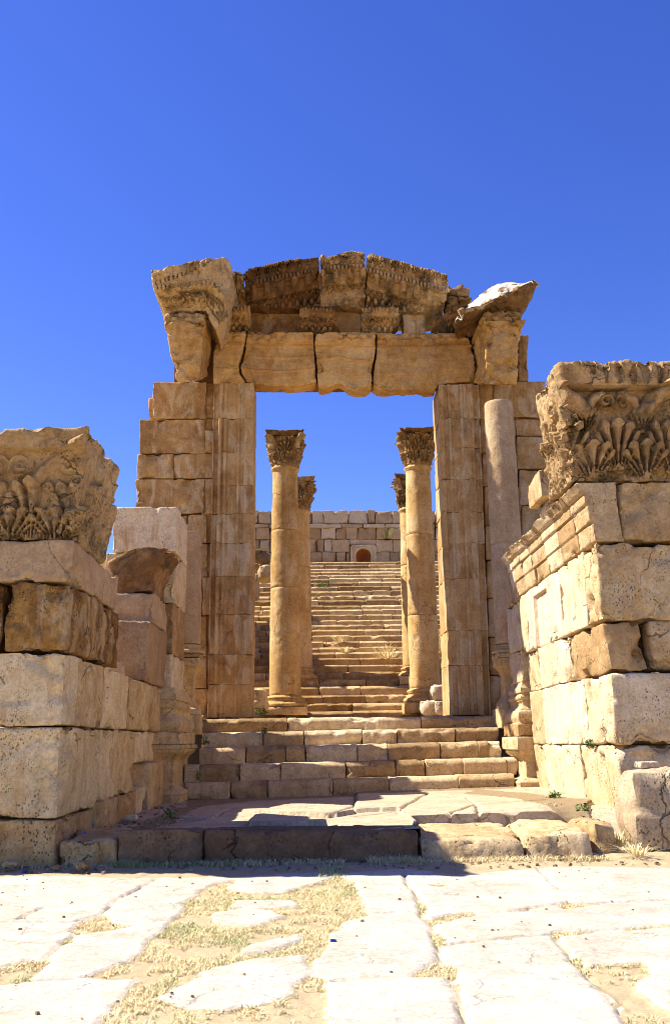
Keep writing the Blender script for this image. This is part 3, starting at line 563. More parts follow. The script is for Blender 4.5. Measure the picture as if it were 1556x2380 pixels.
# ================================================================== BACK WALL WITH NICHE
BWY = U0+len(UZ)*UT+.5
bw = thing('ashlar_wall', (.5, BWY, UZ[-1]), 'pale ashlar wall closing the top of the long stairs, with a shell niche', 'wall')
rows = [((85, 183), [65, 160, 300, 390, 430, 480, 570, 762, 912, 972, 1108, 1190, 1300, 1440, 1520, 1620]), ((184.5, 214), [150, 430, 710, 790, 880, 1050, 1190, 1440, 1620]), ((215.5, 304), [45, 150, 300, 445, 552, 665, 742, 833, 978, 1070, 1190, 1290, 1440, 1620]),
        ((305.5, 404), [75, 155, 300, 430, 515, 575, 632, 775, 975, 1108, 1190, 1300, 1460, 1620]), ((405.5, 486), [100, 300, 463, 560, 670, 745, 775, 975, 1085, 1160, 1290, 1440, 1620])]
mb = MB()
for ri, ((y0, y1), xs) in enumerate(rows):
    xs = sorted(set([-700, -570, -430, -300, -180, -70]+xs+[1740, 1880, 2000, 2140, 2300]))
    for a, b in zip(xs[:-1], xs[1:]):
        if ri > 2 and a >= 775 and b <= 975: continue
        p = zp('8', (a+1, y0-(random.uniform(-2, 7) if ri == 0 else 0)), (b-1, y1)); rect(mb, *p[0], *p[1], BWY+random.uniform(-.02, .02)-(.06 if ri == 1 else 0), .7, r=.025, res=.14, namp=.014, nf=2, chip=.05)
p = zp('8', (775, 306), (975, 346)); rect(mb, *p[0], *p[1], BWY+.01, .7, r=.02, res=.1, namp=.01)
p = zp('8', (-720, 95), (770, 480)); rect(mb, *p[0], *p[1], BWY+.35, .5, r=.03, res=.4, namp=.01); p = zp('8', (980, 95), (2320, 480)); rect(mb, *p[0], *p[1], BWY+.35, .5, r=.03, res=.4, namp=.01); p = zp('8', (700, 95), (1060, 330)); rect(mb, *p[0], *p[1], BWY+.4, .5, r=.03, res=.4, namp=.01); p = zp('8', (700, 330), (1060, 490)); rect(mb, *p[0], *p[1], BWY+.62, .4, r=.03, res=.4, namp=.01)
mb.build('stonework', m_far, bw)
mb = MB()
n0, n1 = onY(zp('8', (777, 475))[0], BWY-.1), onY(zp('8', (975, 346))[0], BWY-.1); cxn = (n0[0]+n1[0])/2+.02; hw = (n1[0]-n0[0])/2; zb = n0[2]-.08; ri_ = hw*.58; zs_ = n1[2]-ri_-.14
inner = [(cxn-ri_, zb)]+[(cxn-ri_, zb+(zs_-zb)*t) for t in (.5,)]+[(cxn-ri_*math.cos(t), zs_+ri_*math.sin(t)) for t in np.linspace(0, math.pi, 17)]+[(cxn+ri_, zb+(zs_-zb)*.5), (cxn+ri_, zb)]
outer = []
for x, z in inner:
    dx, dz = (x-cxn)/ri_, (z-zs_)/max(ri_, .01)
    if z <= zs_: outer.append((cxn+math.copysign(hw, dx), z))
    else:
        s = min(hw/max(abs(dx*ri_), 1e-6), (n1[2]-zs_)/max(dz*ri_, 1e-6)); outer.append((cxn+dx*ri_*s, zs_+dz*ri_*s))
rings = [[(x, BWY+.3, z) for x, z in inner], [(x, BWY-.07, z) for x, z in inner]]
for t, dy in ((.0, -.1), (.3, -.12), (.36, -.08), (1, -.08), (1.0, .05)): rings.append([(a[0]+(b[0]-a[0])*(t*.96+.04), BWY+dy, a[1]+(b[1]-a[1])*(t*.96+.04)) for a, b in zip(inner, outer)])
V = np.array([v for r_ in rings for v in r_]); n = len(inner); Q = [[k*n+i, k*n+i+1, (k+1)*n+i+1, (k+1)*n+i] for k in range(len(rings)-1) for i in range(n-1)]
V = V+.008*np.stack([noise(V*7, 1), noise(V*7, 2), noise(V*7, 3)], 1)
nf_ = mb.add(V, Q, .7).build('niche_frame', m_cream, bw)
mb = MB(); ks = np.linspace(1, .02, 14); V = []
for k_ in ks:
    for i, (x, z) in enumerate(inner):
        rib = .02*math.cos(i*math.pi)*k_; V.append((cxn+(x-cxn)*k_*1.01, BWY+.02+.34*math.sqrt(max(0, 1-k_*k_))+rib, zs_-.1+(z-zs_+.1)*k_))
Q = [[k*n+i, k*n+i+1, (k+1)*n+i+1, (k+1)*n+i] for k in range(len(ks)-1) for i in range(n-1)]
mb.add(V, Q, .5).build('niche_shell', m_niche, bw)
# ================================================================== LEFT PASSAGE WALL
def bx(k, P): return [(ZO[k][0]+ZO[k][2]*x) for x in P]
lw = thing('ashlar_wall', (-2.6, 9.5, 0), 'shaded honey ashlar wall left of the steps, under a big carved capital', 'wall')
XL = lambda z: -2.51+.01*z      # passage face of the left wall
def lblock(mb, Y0, Y1, z0, z1, dx=0, depth=.8, d1=0, front=False, slope=0, **k):
    def M(a, b, c):
        z = z0+(z1-z0)*b; Yy = Y0+(Y1-Y0)*c; return np.stack([XL(z)+dx+d1*c-depth*(1-a), Yy, z+slope*c*b], 1)
    kw = dict(r=.03, res=.045, namp=.012, chip=.06); kw.update(k); return rbox(mb, M, (depth, z1-z0, Y1-Y0), **kw)
def lfront(mb, x0, x1, z0, z1, dy=0, depth=1., **k):
    kw = dict(r=.035, res=.03, res3=(.03, .03, .1), namp=.014, chip=.06); kw.update(k); return box(mb, x0, x1, 9.5+dy, 9.5+dy+depth, z0, z1, **kw)
Z5, Z4, Z3, Z2, Z1 = [onY((140, y_), 9.5)[2] for y_ in (1902, 1688, 1516, 1353, 1256)]
mb = MB()   # base course
lfront(mb, -7, -4.2, -.3, Z5-.01); lfront(mb, -4.19, XL(0)+.02, -.3, Z5-.01, dy=-.05, depth=1.6, tint=.12)
for a, b, z in ((11.06, 12.2, .50), (12.21, 13.4, .52), (13.41, 14.1, .54)): lblock(mb, a, b, -.1, z-.02, dx=.04)
lblock(mb, 14.1, 15.35, -.1, .84, dx=.09, r=.06)
mb.build('stone_course', m_wall, lw)
mb = MB()
lfront(mb, -7, -4.7, Z5, Z4-.01); lfront(mb, -4.69, -3.32, Z5, Z4-.02, chip=.1); lfront(mb, -3.2, XL(1)+.0, Z5, Z4-.01, depth=1.75, tint=.6, chip=.07)
lblock(mb, 11.26, 11.92, Z5+.03, Z4-.01, dx=-.01); lblock(mb, 11.93, 13.43, Z5+.05, Z4, dx=-.02, tint=.5); lblock(mb, 13.44, 14.95, .86, Z4, dx=-.02)
mb.build('stone_course', m_wall, lw)
mb = MB()
lfront(mb, -7, -4.3, Z4, Z3-.01); lfront(mb, -4.29, XL(1.8)-.0, Z4+.01, Z3-.01, depth=.52, tint=.75, relief=lambda A, W: -.022*((np.abs(W[:, 0]+3.02) < .21)*(W[:, 2] > 1.5)*(W[:, 2] < 1.99))+.01*fbm(W*3, 3))
lblock(mb, 10.03, 11.25, Z4+.01, Z3-.01, tint=.45); lblock(mb, 11.26, 12.8, Z4+.01, Z3-.02, dx=-.015, tint=.8); lblock(mb, 12.81, 15.45, Z4+.01, Z3-.03, dx=-.01, tint=.35)
mb.build('stone_course', m_wall, lw)
mb = MB()
lfront(mb, -7, -4.6, Z3, Z2-.01); lfront(mb, -4.59, -3.15, Z3, Z2-.01); lfront(mb, -3.12, XL(2.5)+.02, Z3+.01, Z2, depth=2.35, tint=.22, r=.06, namp=.025, nf=6, chip=.06)
mb.build('stone_course', m_rust, lw)
mb = MB()
lfront(mb, -7, -4.4, Z2, Z1); lfront(mb, -4.39, XL(3.), Z2+.01, Z1, depth=1.42, tint=.35); lblock(mb, 10.94, 11.85, Z2+.02, Z1+.0, dx=-.03)
mb.build('stone_course', m_pink, lw)
mb = MB()   # farther part of the wall, pinkish blocks stepping up
lblock(mb, 13.95, 15.7, Z3-.02, onY((340, 1442), 13.95)[2], dx=.0, tint=.1, depth=.9); lblock(mb, 14.35, 15.75, onY((340, 1440), 13.95)[2], onY((352, 1378), 14.35)[2], dx=.0, tint=.4, depth=1.0)
lblock(mb, 12.6, 13.7, Z3-.02, Z3+.22, dx=-.25, tint=.8, r=.1, namp=.05)
mb.build('stone_course', m_pink, lw)
# pilaster closing the wall, on its pedestal
def pil(lab, side, px0, px1, py0, py1, zlist, shaftbox, blocks):
    t = thing('pilaster', ((px0+px1)/2, py0, zlist[0]), lab, 'pilaster', 'wall end pilasters beside the lower steps')
    zb, zd0, zd1, zc, zt = zlist; cx, cy = (px0+px1)/2, (py0+py1)/2; hx, hy = (px1-px0)/2, (py1-py0)/2
    mb = MB()
    pr = [(.15, zb), (.15, zb+.13), *arc(.15, zb+.14, .13, zb+.2, .02), *arc(.11, zb+.21, 0, zd0, -.03), (0, zd0+.02), (0, zd1), *arc(.01, zd1+.01, .07, zd1+.08, -.01), (.09, zd1+.085), *arc(.09, zd1+.09, .14, zd1+.17, .015), (.17, zd1+.18), (.17, zc-.02), (.155, zc)]
    lathe(mb, cx, cy, dens(pr, .035), n=26, sq=(hx, hy), namp=.016, nf=4, capt=True); mb.build('pedestal', m_wall if side < 0 else m_cream, t)
    mb = MB(); box(mb, cx-hx-.13, cx+hx+.13, cy-hy-.13, cy+hy+.13, zc+.006, zt, r=.02, res=.05, namp=.01, chip=.04)
    h = blocks; pr = [(.12, zt), *arc(.10, zt+.015, .10, zt+.21, .032), (.07, zt+.22), *arc(.07, zt+.23, .02, zt+.36, -.03), (.04, zt+.37), *arc(.03, zt+.38, .03, zt+.47, .03), (.02, zt+.5), (.05, zt+.51), (.05, zt+.58), *arc(.04, zt+.59, 0, zt+.7, -.01)]
    lathe(mb, cx, cy, dens(pr, .03), n=22, sq=(hx-.02, hy-.02), namp=.01, nf=4, capt=True); mb.build('base', m_wall if side < 0 else m_cream, t)
    x0, x1, y0, y1, zz = shaftbox; mb = MB()
    for a, b in zip(zz[:-1], zz[1:]): box(mb, x0, x1, y0, y1, a+.003, b-.003, r=.02, res=.05, namp=.01, chip=.05)
    mb.build('shaft', m_wall if side < 0 else m_cream, t); return t
zl = lambda y: onY((395, y), 15.4)[2]
pil('shaded moulded pilaster on a tall pedestal ending the left wall', -1, -3.0, -2.30, 15.53, 17.2, (zl(1872), zl(1822), zl(1768), zl(1731), zl(1701)), (-3.1, -2.40, 15.78, 17.2, [zl(1700)+.68, 2.55, 3.4, onY((330, 1283), 15.8)[2]]), 0)
zr = lambda y: onY((1222, y), 15.9)[2]
pil('sunlit moulded pilaster on a tall pedestal ending the right wall', 1, 3.40, 4.2, 16.04, 17.05, (zr(1845), zr(1806), zr(1768), zr(1712), zr(1681)), (3.40, 4.2, 15.97, 16.95, [zr(1681)+.68, 2.58, 3.4, 4.05]), 0)
# big upper block, its side darkly stained, and the fallen cornice piece before it
ub = MB(); box(ub, -4.3, -3.3, 16.25, 17.2, 3.6, 4.4, r=.03, res=.06, namp=.012); ub = MB()
x0 = onY((262, 1230), 15.8)[0]; x1 = -2.395
box(ub, x0, x1, 15.8, 17.2, onY((330, 1282), 15.8)[2], onY((330, 1178), 15.8)[2], r=.025, res=.04, namp=.012, chip=.05)
ub.build('stone_block', m_wall, label='big squared pale block standing highest on the shaded wall, before the gateway', cat='stone block')
mb = MB()
box(mb, x0-.1, -3.11, 15.85, 17.1, 3.24, onY((330, 1283), 15.8)[2]-.01, r=.03, res=.06, namp=.012); box(mb, -5.2, x0-.02, 16.6, 17.4, 2.0, 4.4, r=.05, res=.1, namp=.03); mb.build('stone_course', m_wall, lw)
mb = MB(); patch(mb, [(268, 1386), (310, 1381), (352, 1374)], [(247, 1306), (270, 1290), (300, 1279), (330, 1272), (364, 1270)], left=[(262, 1350), (256, 1325)], right=[(352, 1345), (358, 1310)], yb=14.4, depth=1.35, r=.045, res=.025, namp=.03, nf=3.5, chip=.05,
      post=lambda W: W+np.stack([np.interp(W[:, 2], [3.6, 3.72, 3.73, 3.86, 3.87, 4.0, 4.1, 4.2], [0, 0, .035, .04, .09, .12, .2, .22])*sst(W[:, 0], -2.75, -2.5), W[:, 0]*0, W[:, 0]*0], 1))
mb.build('cornice_fragment', m_corn, label='dark weathered cornice piece lying tilted on the pink blocks of the left wall', cat='cornice piece')
# left capital
def bigcap(name, mat, x0, x1b, x1t, Y0b, Y0t, Y1, z0, z1, side, front_rel, side_rel, res=.0105, namp=.010, **kw):
    H = z1-z0; L = abs(x1b-x0); D = Y1-Y0b
    def M(a, b, c):
        z = z0+H*b; fl = b**1.8; xe = x1b+(x1t-x1b)*fl; y0 = Y0b+(Y0t-Y0b)*fl
        if side > 0: x = x0+(xe-x0)*a; sa = 1-a
        else: x = xe+(x0-xe)*a; sa = a
        y = y0+(Y1-y0)*c
        wf = np.clip(1-c*D/.12, 0, 1); ws = np.clip(1-sa*L/.12, 0, 1)
        y = y-wf*1.9*front_rel(x, z-z0, H); x = x+side*ws*.8*side_rel(y, z-z0, H); return np.stack([x, y, z], 1)
    mb = MB(); rbox(mb, M, (L, H, D), r=.045, res3=(res, res, .016), res=res, namp=namp, nf=3.2, chip=.06, tint=.5)
    return mb.build(name, mat, **kw)
def wr(x, t, s, lo=-.35, hi=.15, f=2.2): return sst(fbm(np.stack([x*f, t*f, x*0+s], 1), s), lo, hi)
def lcf(x, t, H):
    r = 0
    for cx in (-3.62, -3.15, -2.68, -2.3): r = np.maximum(r, leaf(x, t+.02, cx, .58, .38, .085))
    for cx in (-3.4, -2.92, -2.48): r = np.maximum(r, leaf(x, t, cx, .6, .66, .085))
    for cx, sg in ((-3.62, 1), (-3.28, -1), (-3.05, 1), (-2.55, -1)): r = np.maximum(r, volute(x, t, cx, .78, .14, .08, sg))
    r = np.maximum(r, stalk(x, t, [(-2.92, .55), (-2.8, .75), (-2.5, .92), (-2.35, .98)], .07, .09)); r = np.maximum(r, stalk(x, t, [(-3.42, .55), (-3.5, .75), (-3.75, .9)], .07, .09))
    r = r*(.3+.7*wr(x, t, 3))
    return r+.06*sst(t, .9, .93)
def lcs(y, t, H):
    r = 0
    for c in (9.75, 10.2, 10.65, 11.05): r = np.maximum(r, leaf(y, t, c, .45, .42, .09)); r = np.maximum(r, leaf(y, t, c+.22, .44, .72, .11))
    r = np.maximum(r, volute(y, t, 10.1, .85, .16, .1)); r = np.maximum(r, volute(y, t, 10.75, .82, .14, .1, -1))
    return r*(.4+.6*wr(y, t, 5))+.02*t
bigcap('pilaster_capital', m_cap, -4.4, -2.50, -2.34, 9.56, 9.36, 10.95, Z1+.007, onY((140, 1001), 9.4)[2], 1, lcf, lcs, label='big eroded acanthus capital topping the left wall, its corner worn round', cat='capital', group='pilaster capitals on the walls')
# ================================================================== RIGHT PASSAGE WALL
YR = 11.4
rw = thing('ashlar_wall', (3.6, YR, .1), 'sunlit cream ashlar wall right of the steps, moulded along its top', 'wall')
_c = [onY(p, YR) for p in [(1458, 1908), (1433, 1735), (1428, 1690), (1418, 1560), (1398, 1440), (1384, 1258), (1367, 1156)]]
XR = lambda z: np.interp(z, [p[2] for p in _c], [p[0] for p in _c])-.02
zR = lambda y: onY((1430, y), YR)[2]
def rblock(mb, Y0, Y1, z0, z1, dx=0, depth=.9, prof=None, **k):
    def M(a, b, c):
        z = z0+(z1-z0)*b; x = XR(z)+dx+depth*a
        if prof is not None: x = x-prof(b, Y0+(Y1-Y0)*c)*(1-np.clip(a*3, 0, 1))
        return np.stack([x, Y0+(Y1-Y0)*c, z], 1)
    kw = dict(r=.025, res=.045, namp=.012, chip=.05); kw.update(k); return rbox(mb, M, (depth, z1-z0, Y1-Y0), **kw)
def rfront(mb, x0, x1, z0, z1, dy=0, depth=1., **k):
    kw = dict(r=.04, res=.04, namp=.015, chip=.06); kw.update(k); return box(mb, x0, x1, YR+dy, YR+dy+depth, z0, z1, **kw)
xp = lambda x: onY((x, 1500), YR)[0]
A5, A4, A3, A2, A1, A0 = .0, zR(1731), zR(1562), zR(1442), zR(1259), zR(1121)
mb = MB()
rblock(mb, YR, 13.0, A5-.2, A4-.01, depth=1.9, r=.06, chip=.09, tint=.6); rblock(mb, 13.01, 15.15, A5-.2, A4-.01, tint=.9); rblock(mb, 15.16, 15.93, A5-.2, A4-.01, dx=.03, tint=.4)
rfront(mb, 5.55, 9, A5-.2, A4-.01)
mb.build('stone_course', m_cream, rw)
mb = MB(); rblock(mb, YR-.03, 12.5, A4, A3-.01, depth=2.2, r=.05, chip=.1, tint=.7); rblock(mb, 12.51, 14.9, A4, A3-.01, tint=.95); rblock(mb, 14.91, 15.93, A4, A3-.01, dx=.03, tint=.4); rfront(mb, 5.8, 9, A4, A3-.01); mb.build('stone_course', m_cream, rw)
mb = MB(); rblock(mb, YR+.0, 13.0, A3, A2-.02, depth=xp(1499)-XR(2.3), r=.09, namp=.03, chip=.12, tint=.05); rblock(mb, 13.01, 14.95, A3, A2-.01, tint=.9); rblock(mb, 14.96, 15.93, A3, A2-.01, dx=.05, tint=.6); rfront(mb, xp(1511), 6.2, A3+.02, A2, r=.1, chip=.09, tint=.3); rfront(mb, 6.21, 9, A3, A2); mb.build('stone_course', m_cream, rw)
def panel(b, y): return -.03*((np.abs(y-14.35) < .42)*(b < .82))+.02*((np.abs(y-14.35) < .5)*(np.abs(y-14.35) > .42)*(b < .9)+(np.abs(y-14.35) < .5)*(b > .82)*(b < .9))
mb = MB(); rblock(mb, YR-.02, 11.95, A2, A1-.01, depth=2.6, r=.05, chip=.09, tint=.3); rblock(mb, 11.96, 13.2, A2, A1-.01, tint=.7); rblock(mb, 13.21, 15.4, A2, A1-.01, prof=panel, res3=(.06, .025, .025), tint=.95); rblock(mb, 15.41, 15.93, A2, A1-.01, dx=.0, tint=.8); rfront(mb, 5.95, 9, A2, A1-.01); mb.build('stone_course', m_cream, rw)
def corn(b, y): return np.interp(b, [0, .02, .3, .31, .33, .60, .61, .63, .78, .79, .82, .90, .97, .985, 1], [0, .01, .012, -.01, .03, .032, .01, .055, .055, .04, .09, .13, .17, .15, .16])
mb = MB()
rblock(mb, YR-.02, 12.05, A1, A0, depth=xp(1461)-XR(4), prof=corn, r=.025, chip=.03, res3=(.05, .016, .06), tint=.35)
for a, b in ((12.06, 12.9), (12.91, 13.7), (13.71, 14.6), (14.61, 15.3), (15.31, 15.95), (15.96, 16.3)): rblock(mb, a, b, A1, A0+random.uniform(-.02, .02), prof=corn, depth=.7, r=.018, res3=(.08, .016, .06), namp=.008, chip=.04)
rfront(mb, xp(1465), 6.1, A1, A0-.0, r=.05, chip=.08, tint=.2); rfront(mb, 6.11, 9, A1, A0)
mb.build('moulded_course', m_cream, rw)
mb = MB(); rblock(mb, 15.3, 16.2, A0, A0+.2, dx=.15, depth=.5, r=.04, namp=.03); mb.build('stone_course', m_cream, rw)
def rcf(x, t, H):
    s = (x-(xp(1349)))*1.0; z = t; r = 0     # metres measured from the bottom corner
    for cx in (.30, .97, 1.64, 2.3): r = np.maximum(r, leaf(s, z+.02, cx, .62, .54, .085))
    for cx in (-.02, .62, 1.28, 1.95): r = np.maximum(r, leaf(s, z-.08, cx, .62, .72, .085))
    for cx, sg in ((.50, -1), (.70, 1), (1.85, -1), (2.05, 1)): r = np.maximum(r, volute(s, z, cx, 1.01, .105, .085, sg))
    for cx in (.24, .95, 1.6): r = np.maximum(r, leaf(s, z-.62, cx, .34, .32, .075))
    r = np.maximum(r, stalk(s, z, [(.22, .9), (.12, 1.02), (-.08, 1.14), (-.25, 1.2)], .11, .12)); r = np.maximum(r, stalk(s, z, [(.27, .9), (.33, 1.04), (.45, 1.1)], .06, .07)); r = np.maximum(r, stalk(s, z, [(.92, .88), (.88, 1.04), (.72, 1.11)], .06, .07)); r = np.maximum(r, stalk(s, z, [(1.0, .9), (1.1, 1.05), (1.3, 1.15)], .1, .11))
    r = r*(.45+.55*wr(x, t, 4, -.5, 0)); ab = (z > 1.19)*1.
    return r+ab*.10+.06*sst(z, 1.21, 1.22)*(dentil(s, .17, .35)+.2)*wr(x, t, 6, -.3, .1)
def rcs(y, t, H):
    r = 0
    for c in (11.55, 12.0, 12.45): r = np.maximum(r, leaf(y, t, c, .44, .5, .10)); r = np.maximum(r, leaf(y, t, c-.22, .44, .8, .12))
    for c in (11.35, 11.95): r = np.maximum(r, leaf(y, t-.55, c, .4, .45, .1))
    r = np.maximum(r, volute(y, t, 11.75, 1.05, .14, .1))
    return r*(.5+.5*wr(y, t, 5))+.05*fbm(np.stack([y*4, t*4, y*0], 1), 4)
bigcap('pilaster_capital', m_cap, 5.7, xp(1354), xp(1350)-.13, YR+.0, YR-.12, 12.5, A0+.006, zR(858), -1, rcf, rcs, namp=.025, label='big carved acanthus capital topping the right wall, crisp leaves and its left side sunlit', cat='capital', group='pilaster capitals on the walls')
def small_block(lab, p0, p1, Y, d, mat=m_cream, name='stone_block', **k):
    mb = MB(); rect(mb, *p0, *p1, Y, d, r=.03, res=.04, namp=.015, chip=.05, **k); mb.build(name, mat, label=lab, cat='stone block')
mb = MB(); patch(mb, zp('5', (592, 1097), (668, 1090)), zp('5', (570, 905), (660, 880)), yb=14.2, depth=.9, r=.02, res=.04, namp=.012); rect(mb, *zp('5', (600, 1090))[0], *zp('5', (720, 1420))[0], 14.5, .8, r=.03, res=.06, namp=.02) if False else None
mb.build('stone_block', m_cream, label='squared block jutting out just below the right capital, one face sunlit', cat='stone block')
for lab, q in (('tall upright stone on the sunlit wall, carrying a jutting block under the capital', (664, 1098, 790, 1440, 14.4)), ('middle low stone on the sunlit wall top, below the tall upright stone', (603, 1268, 690, 1440, 15.2)), ('lowest stone on the sunlit wall top, nearest the tall pink column', (522, 1376, 620, 1520, 15.8))):
    a = zp('5', (q[0], q[1]), (q[2], q[3])); mb = MB(); rect(mb, *a[0], *a[1], q[4], .7, r=.04, res=.05, namp=.025, chip=.06); mb.build('stone_block', m_cream, label=lab, cat='stone block')
# ================================================================== GROUND, PAVING, TERRACE
def inpoly(P, poly):
    poly = np.asarray(poly); x, y = P[:, 0], P[:, 1]; r = np.zeros(len(P), bool); j = len(poly)-1
    for i in range(len(poly)):
        a, b = poly[i], poly[j]
        c = ((a[1] > y) != (b[1] > y)) & (x < (b[0]-a[0])*(y-a[1])/(b[1]-a[1]+1e-12)+a[0]); r ^= c; j = i
    return r
def dseg(P, line):
    d = np.full(len(P), 9.)
    for a, b in zip(line[:-1], line[1:]):
        v = b-a; L = (v@v)+1e-12; u = np.clip((P-a)@v/L, 0, 1); d = np.minimum(d, np.hypot(*(P-a-u[:, None]*v).T))
    return d
g2 = lambda k, pts, Z=0: np.array([onZ(p, Z)[:2] for p in zp(k, *pts)])
grass_p = [g2('l', p) for p in (
    [(930, 300), (1000, 265), (1090, 250), (1060, 290), (1180, 312), (1310, 310), (1500, 250), (1560, 238), (1640, 260), (1680, 390), (1700, 410), (1600, 440), (1556, 510), (1480, 600), (1440, 690), (1530, 712), (1515, 830), (1500, 900), (1480, 960), (380, 960), (500, 850), (640, 720), (380, 705), (480, 665), (650, 595), (720, 520), (830, 390)],
    [(320, 490), (380, 440), (480, 420), (540, 455), (620, 465), (480, 490), (380, 505)], [(270, 552), (350, 515), (360, 545)], [(-40, 660), (120, 627), (220, 625), (150, 700), (160, 722), (-40, 750)])]
hole_p = [g2('l', p) for p in ([(965, 410), (1150, 385), (1300, 392), (1315, 425), (1150, 465), (1000, 455)], [(720, 800), (940, 682), (1160, 622), (1400, 603), (1450, 680), (1300, 800), (1050, 847), (850, 842)], [(1060, 378), (1100, 350), (1350, 342), (1395, 370), (1200, 388)], [(1110, 592), (1160, 557), (1400, 502), (1430, 530), (1250, 582)])]
grass_p += [g2('r', p) for p in ([(365, 370), (380, 320), (430, 400), (425, 445)], [(420, 440), (560, 408), (690, 408), (480, 457), (430, 467)], [(430, 490), (490, 510), (500, 545), (460, 562)], [(760, 402), (930, 380), (860, 402)], [(990, 372), (1070, 358), (1220, 368), (1080, 392)],
    [(350, 692), (480, 640), (560, 648), (550, 697), (420, 706)], [(490, 742), (580, 724), (560, 762)], [(960, 502), (1100, 490), (1260, 488), (1200, 505), (1030, 517)], [(1340, 482), (1580, 458), (1560, 477), (1360, 492)], [(1110, 630), (1170, 613), (1160, 650), (1440, 638), (1445, 700), (1390, 752), (1480, 832), (1600, 880), (1600, 970), (1390, 970), (1310, 800), (1150, 660)],
    [(1400, 352), (1580, 338), (1480, 354)], [(440, 276), (550, 270), (500, 284)], [(630, 263), (710, 257), (660, 271)], [(1300, 360), (1350, 352), (1340, 366)], [(730, 526), (850, 512), (840, 524)], [(520, 545), (680, 528), (670, 540)])]
joints = [g2('l', p) for p in ([(-300, 460), (0, 450), (230, 445), (340, 447)], [(340, 447), (480, 410), (545, 347), (690, 265), (735, 243)], [(-200, 298), (0, 295), (300, 290)], [(90, 435), (200, 380)], [(470, 345), (560, 346)], [(150, 690), (230, 600), (350, 510), (480, 410)], [(-200, 650), (0, 640), (150, 625)], [(180, 716), (360, 710)], [(480, 410), (545, 347)])]
joints += [g2('r', p) for p in ([(310, 225), (380, 330), (400, 400), (440, 470), (480, 590), (560, 760), (612, 980)], [(100, 410), (370, 398)], [(430, 455), (700, 410), (1000, 375), (1700, 335)], [(500, 550), (740, 525), (960, 510), (1700, 455)], [(1020, 515), (1110, 610), (1400, 960)], [(0, 722), (240, 705), (560, 700)], [(400, 319), (700, 320), (1000, 310), (1190, 290)], [(940, 200), (1050, 300)], [(1010, 245), (1100, 232), (1240, 220)])]
dirt_p = [g2('d', [(-400, 1990), (1700, 1960), (1700, 2020), (1330, 2012), (1060, 2032), (940, 2018), (800, 2030), (700, 2028), (560, 2036), (360, 2040), (120, 2036), (-400, 2046)])]
xs = np.arange(-4.6, 4.7, .022); ysg = np.concatenate([np.arange(3.4, 6, .02), np.arange(6, 10.2, .026)])
nx, ny = len(xs), len(ysg); PX, PY = np.meshgrid(xs, ysg); P = np.stack([PX.ravel(), PY.ravel()], 1)
P3 = np.stack([P[:, 0], P[:, 1], P[:, 0]*0], 1); wob = .05*np.stack([fbm(P3*3, 1), fbm(P3*3, 2)], 1)+.02*np.stack([fbm(P3*14, 3), fbm(P3*14, 4)], 1); Pw = P+wob
gm = np.zeros(len(P), bool)
for p in grass_p: gm |= inpoly(Pw, p)
for p in hole_p: gm &= ~inpoly(Pw, p)
dm = np.zeros(len(P), bool)
for p in dirt_p: dm |= inpoly(Pw, p)
dj = np.full(len(P), 9.)
for l in joints: dj = np.minimum(dj, dseg(P+.4*wob, l))
Zg = .008*fbm(P3*1.1, 11)+.003*fbm(P3*9, 12)-.03*np.exp(-(dj/.016)**2)*(.45+.55*(fbm(P3*2.4, 31) > -.1))
soil = np.where(gm | dm, 1., 0.); soil = np.maximum(soil, .62*np.exp(-(dj/.02)**2))
Zg = np.where(gm, Zg*.4-.018+.008*fbm(P3*20, 5), np.where(dm, Zg-.006+.012*fbm(P3*12, 6), Zg))
I, J = np.meshgrid(np.arange(ny-1), np.arange(nx-1), indexing='ij'); I = I.ravel(); J = J.ravel()
Q = np.stack([I*nx+J, I*nx+J+1, (I+1)*nx+J+1, (I+1)*nx+J], 1)
tn = .35+.3*fbm(np.stack([np.floor(P[:, 0]/1.3), np.floor(P[:, 1]/.9), P[:, 0]*0], 1)*3.3, 2)
MB().add(np.stack([P[:, 0], P[:, 1], Zg], 1), Q, .5, soil).build('pavement', m_pave, loc=(0, 7, 0), kind='structure')
# ground sheet to the horizon and the hillside the stairs climb
def hz(X, Y):
    up = np.clip((Y-20)/12, 0, 1)*6.2+np.clip((Y-19)/1.5, 0, 1)*.9
    m = sst(np.abs(X-1.0), 3.2, 5.0); far = np.exp(-(np.maximum(Y-60, 0)/150)**2)
    return np.where(Y > 19, up*(.0+1.*np.where(Y < 34, m, 1)*far)+np.where(Y < 34, (1-m)*np.minimum(up, .4+np.clip((Y-22.5)/.36, 0, 40)*.17), 0)*0, 0)
gx = np.concatenate([-np.geomspace(2500, 9, 18), np.linspace(-8, 9, 60), np.geomspace(10, 2500, 18)]); gy = np.concatenate([-np.geomspace(2500, 4, 14), np.linspace(-3, 40, 90), np.geomspace(42, 3000, 20)])
GX, GY = np.meshgrid(gx, gy); Zt = hz(GX, GY)-.06
Zt = np.where((GY > 19), np.where(np.abs(GX-1) < 4.2, np.minimum(Zt, -.06+0*Zt), Zt), Zt); Zt = np.where((GY > 34.5), np.maximum(Zt, 6*np.exp(-(np.maximum(GY-60, 0)/150)**2)), Zt)
n1, n2 = GX.shape[1], GX.shape[0]; I, J = np.meshgrid(np.arange(n2-1), np.arange(n1-1), indexing='ij'); I = I.ravel(); J = J.ravel()
MB().add(np.stack([GX.ravel(), GY.ravel(), Zt.ravel()], 1), np.stack([I*n1+J, I*n1+J+1, (I+1)*n1+J+1, (I+1)*n1+J], 1)).build('ground', m_soil, loc=(0, 0, 0), kind='structure')
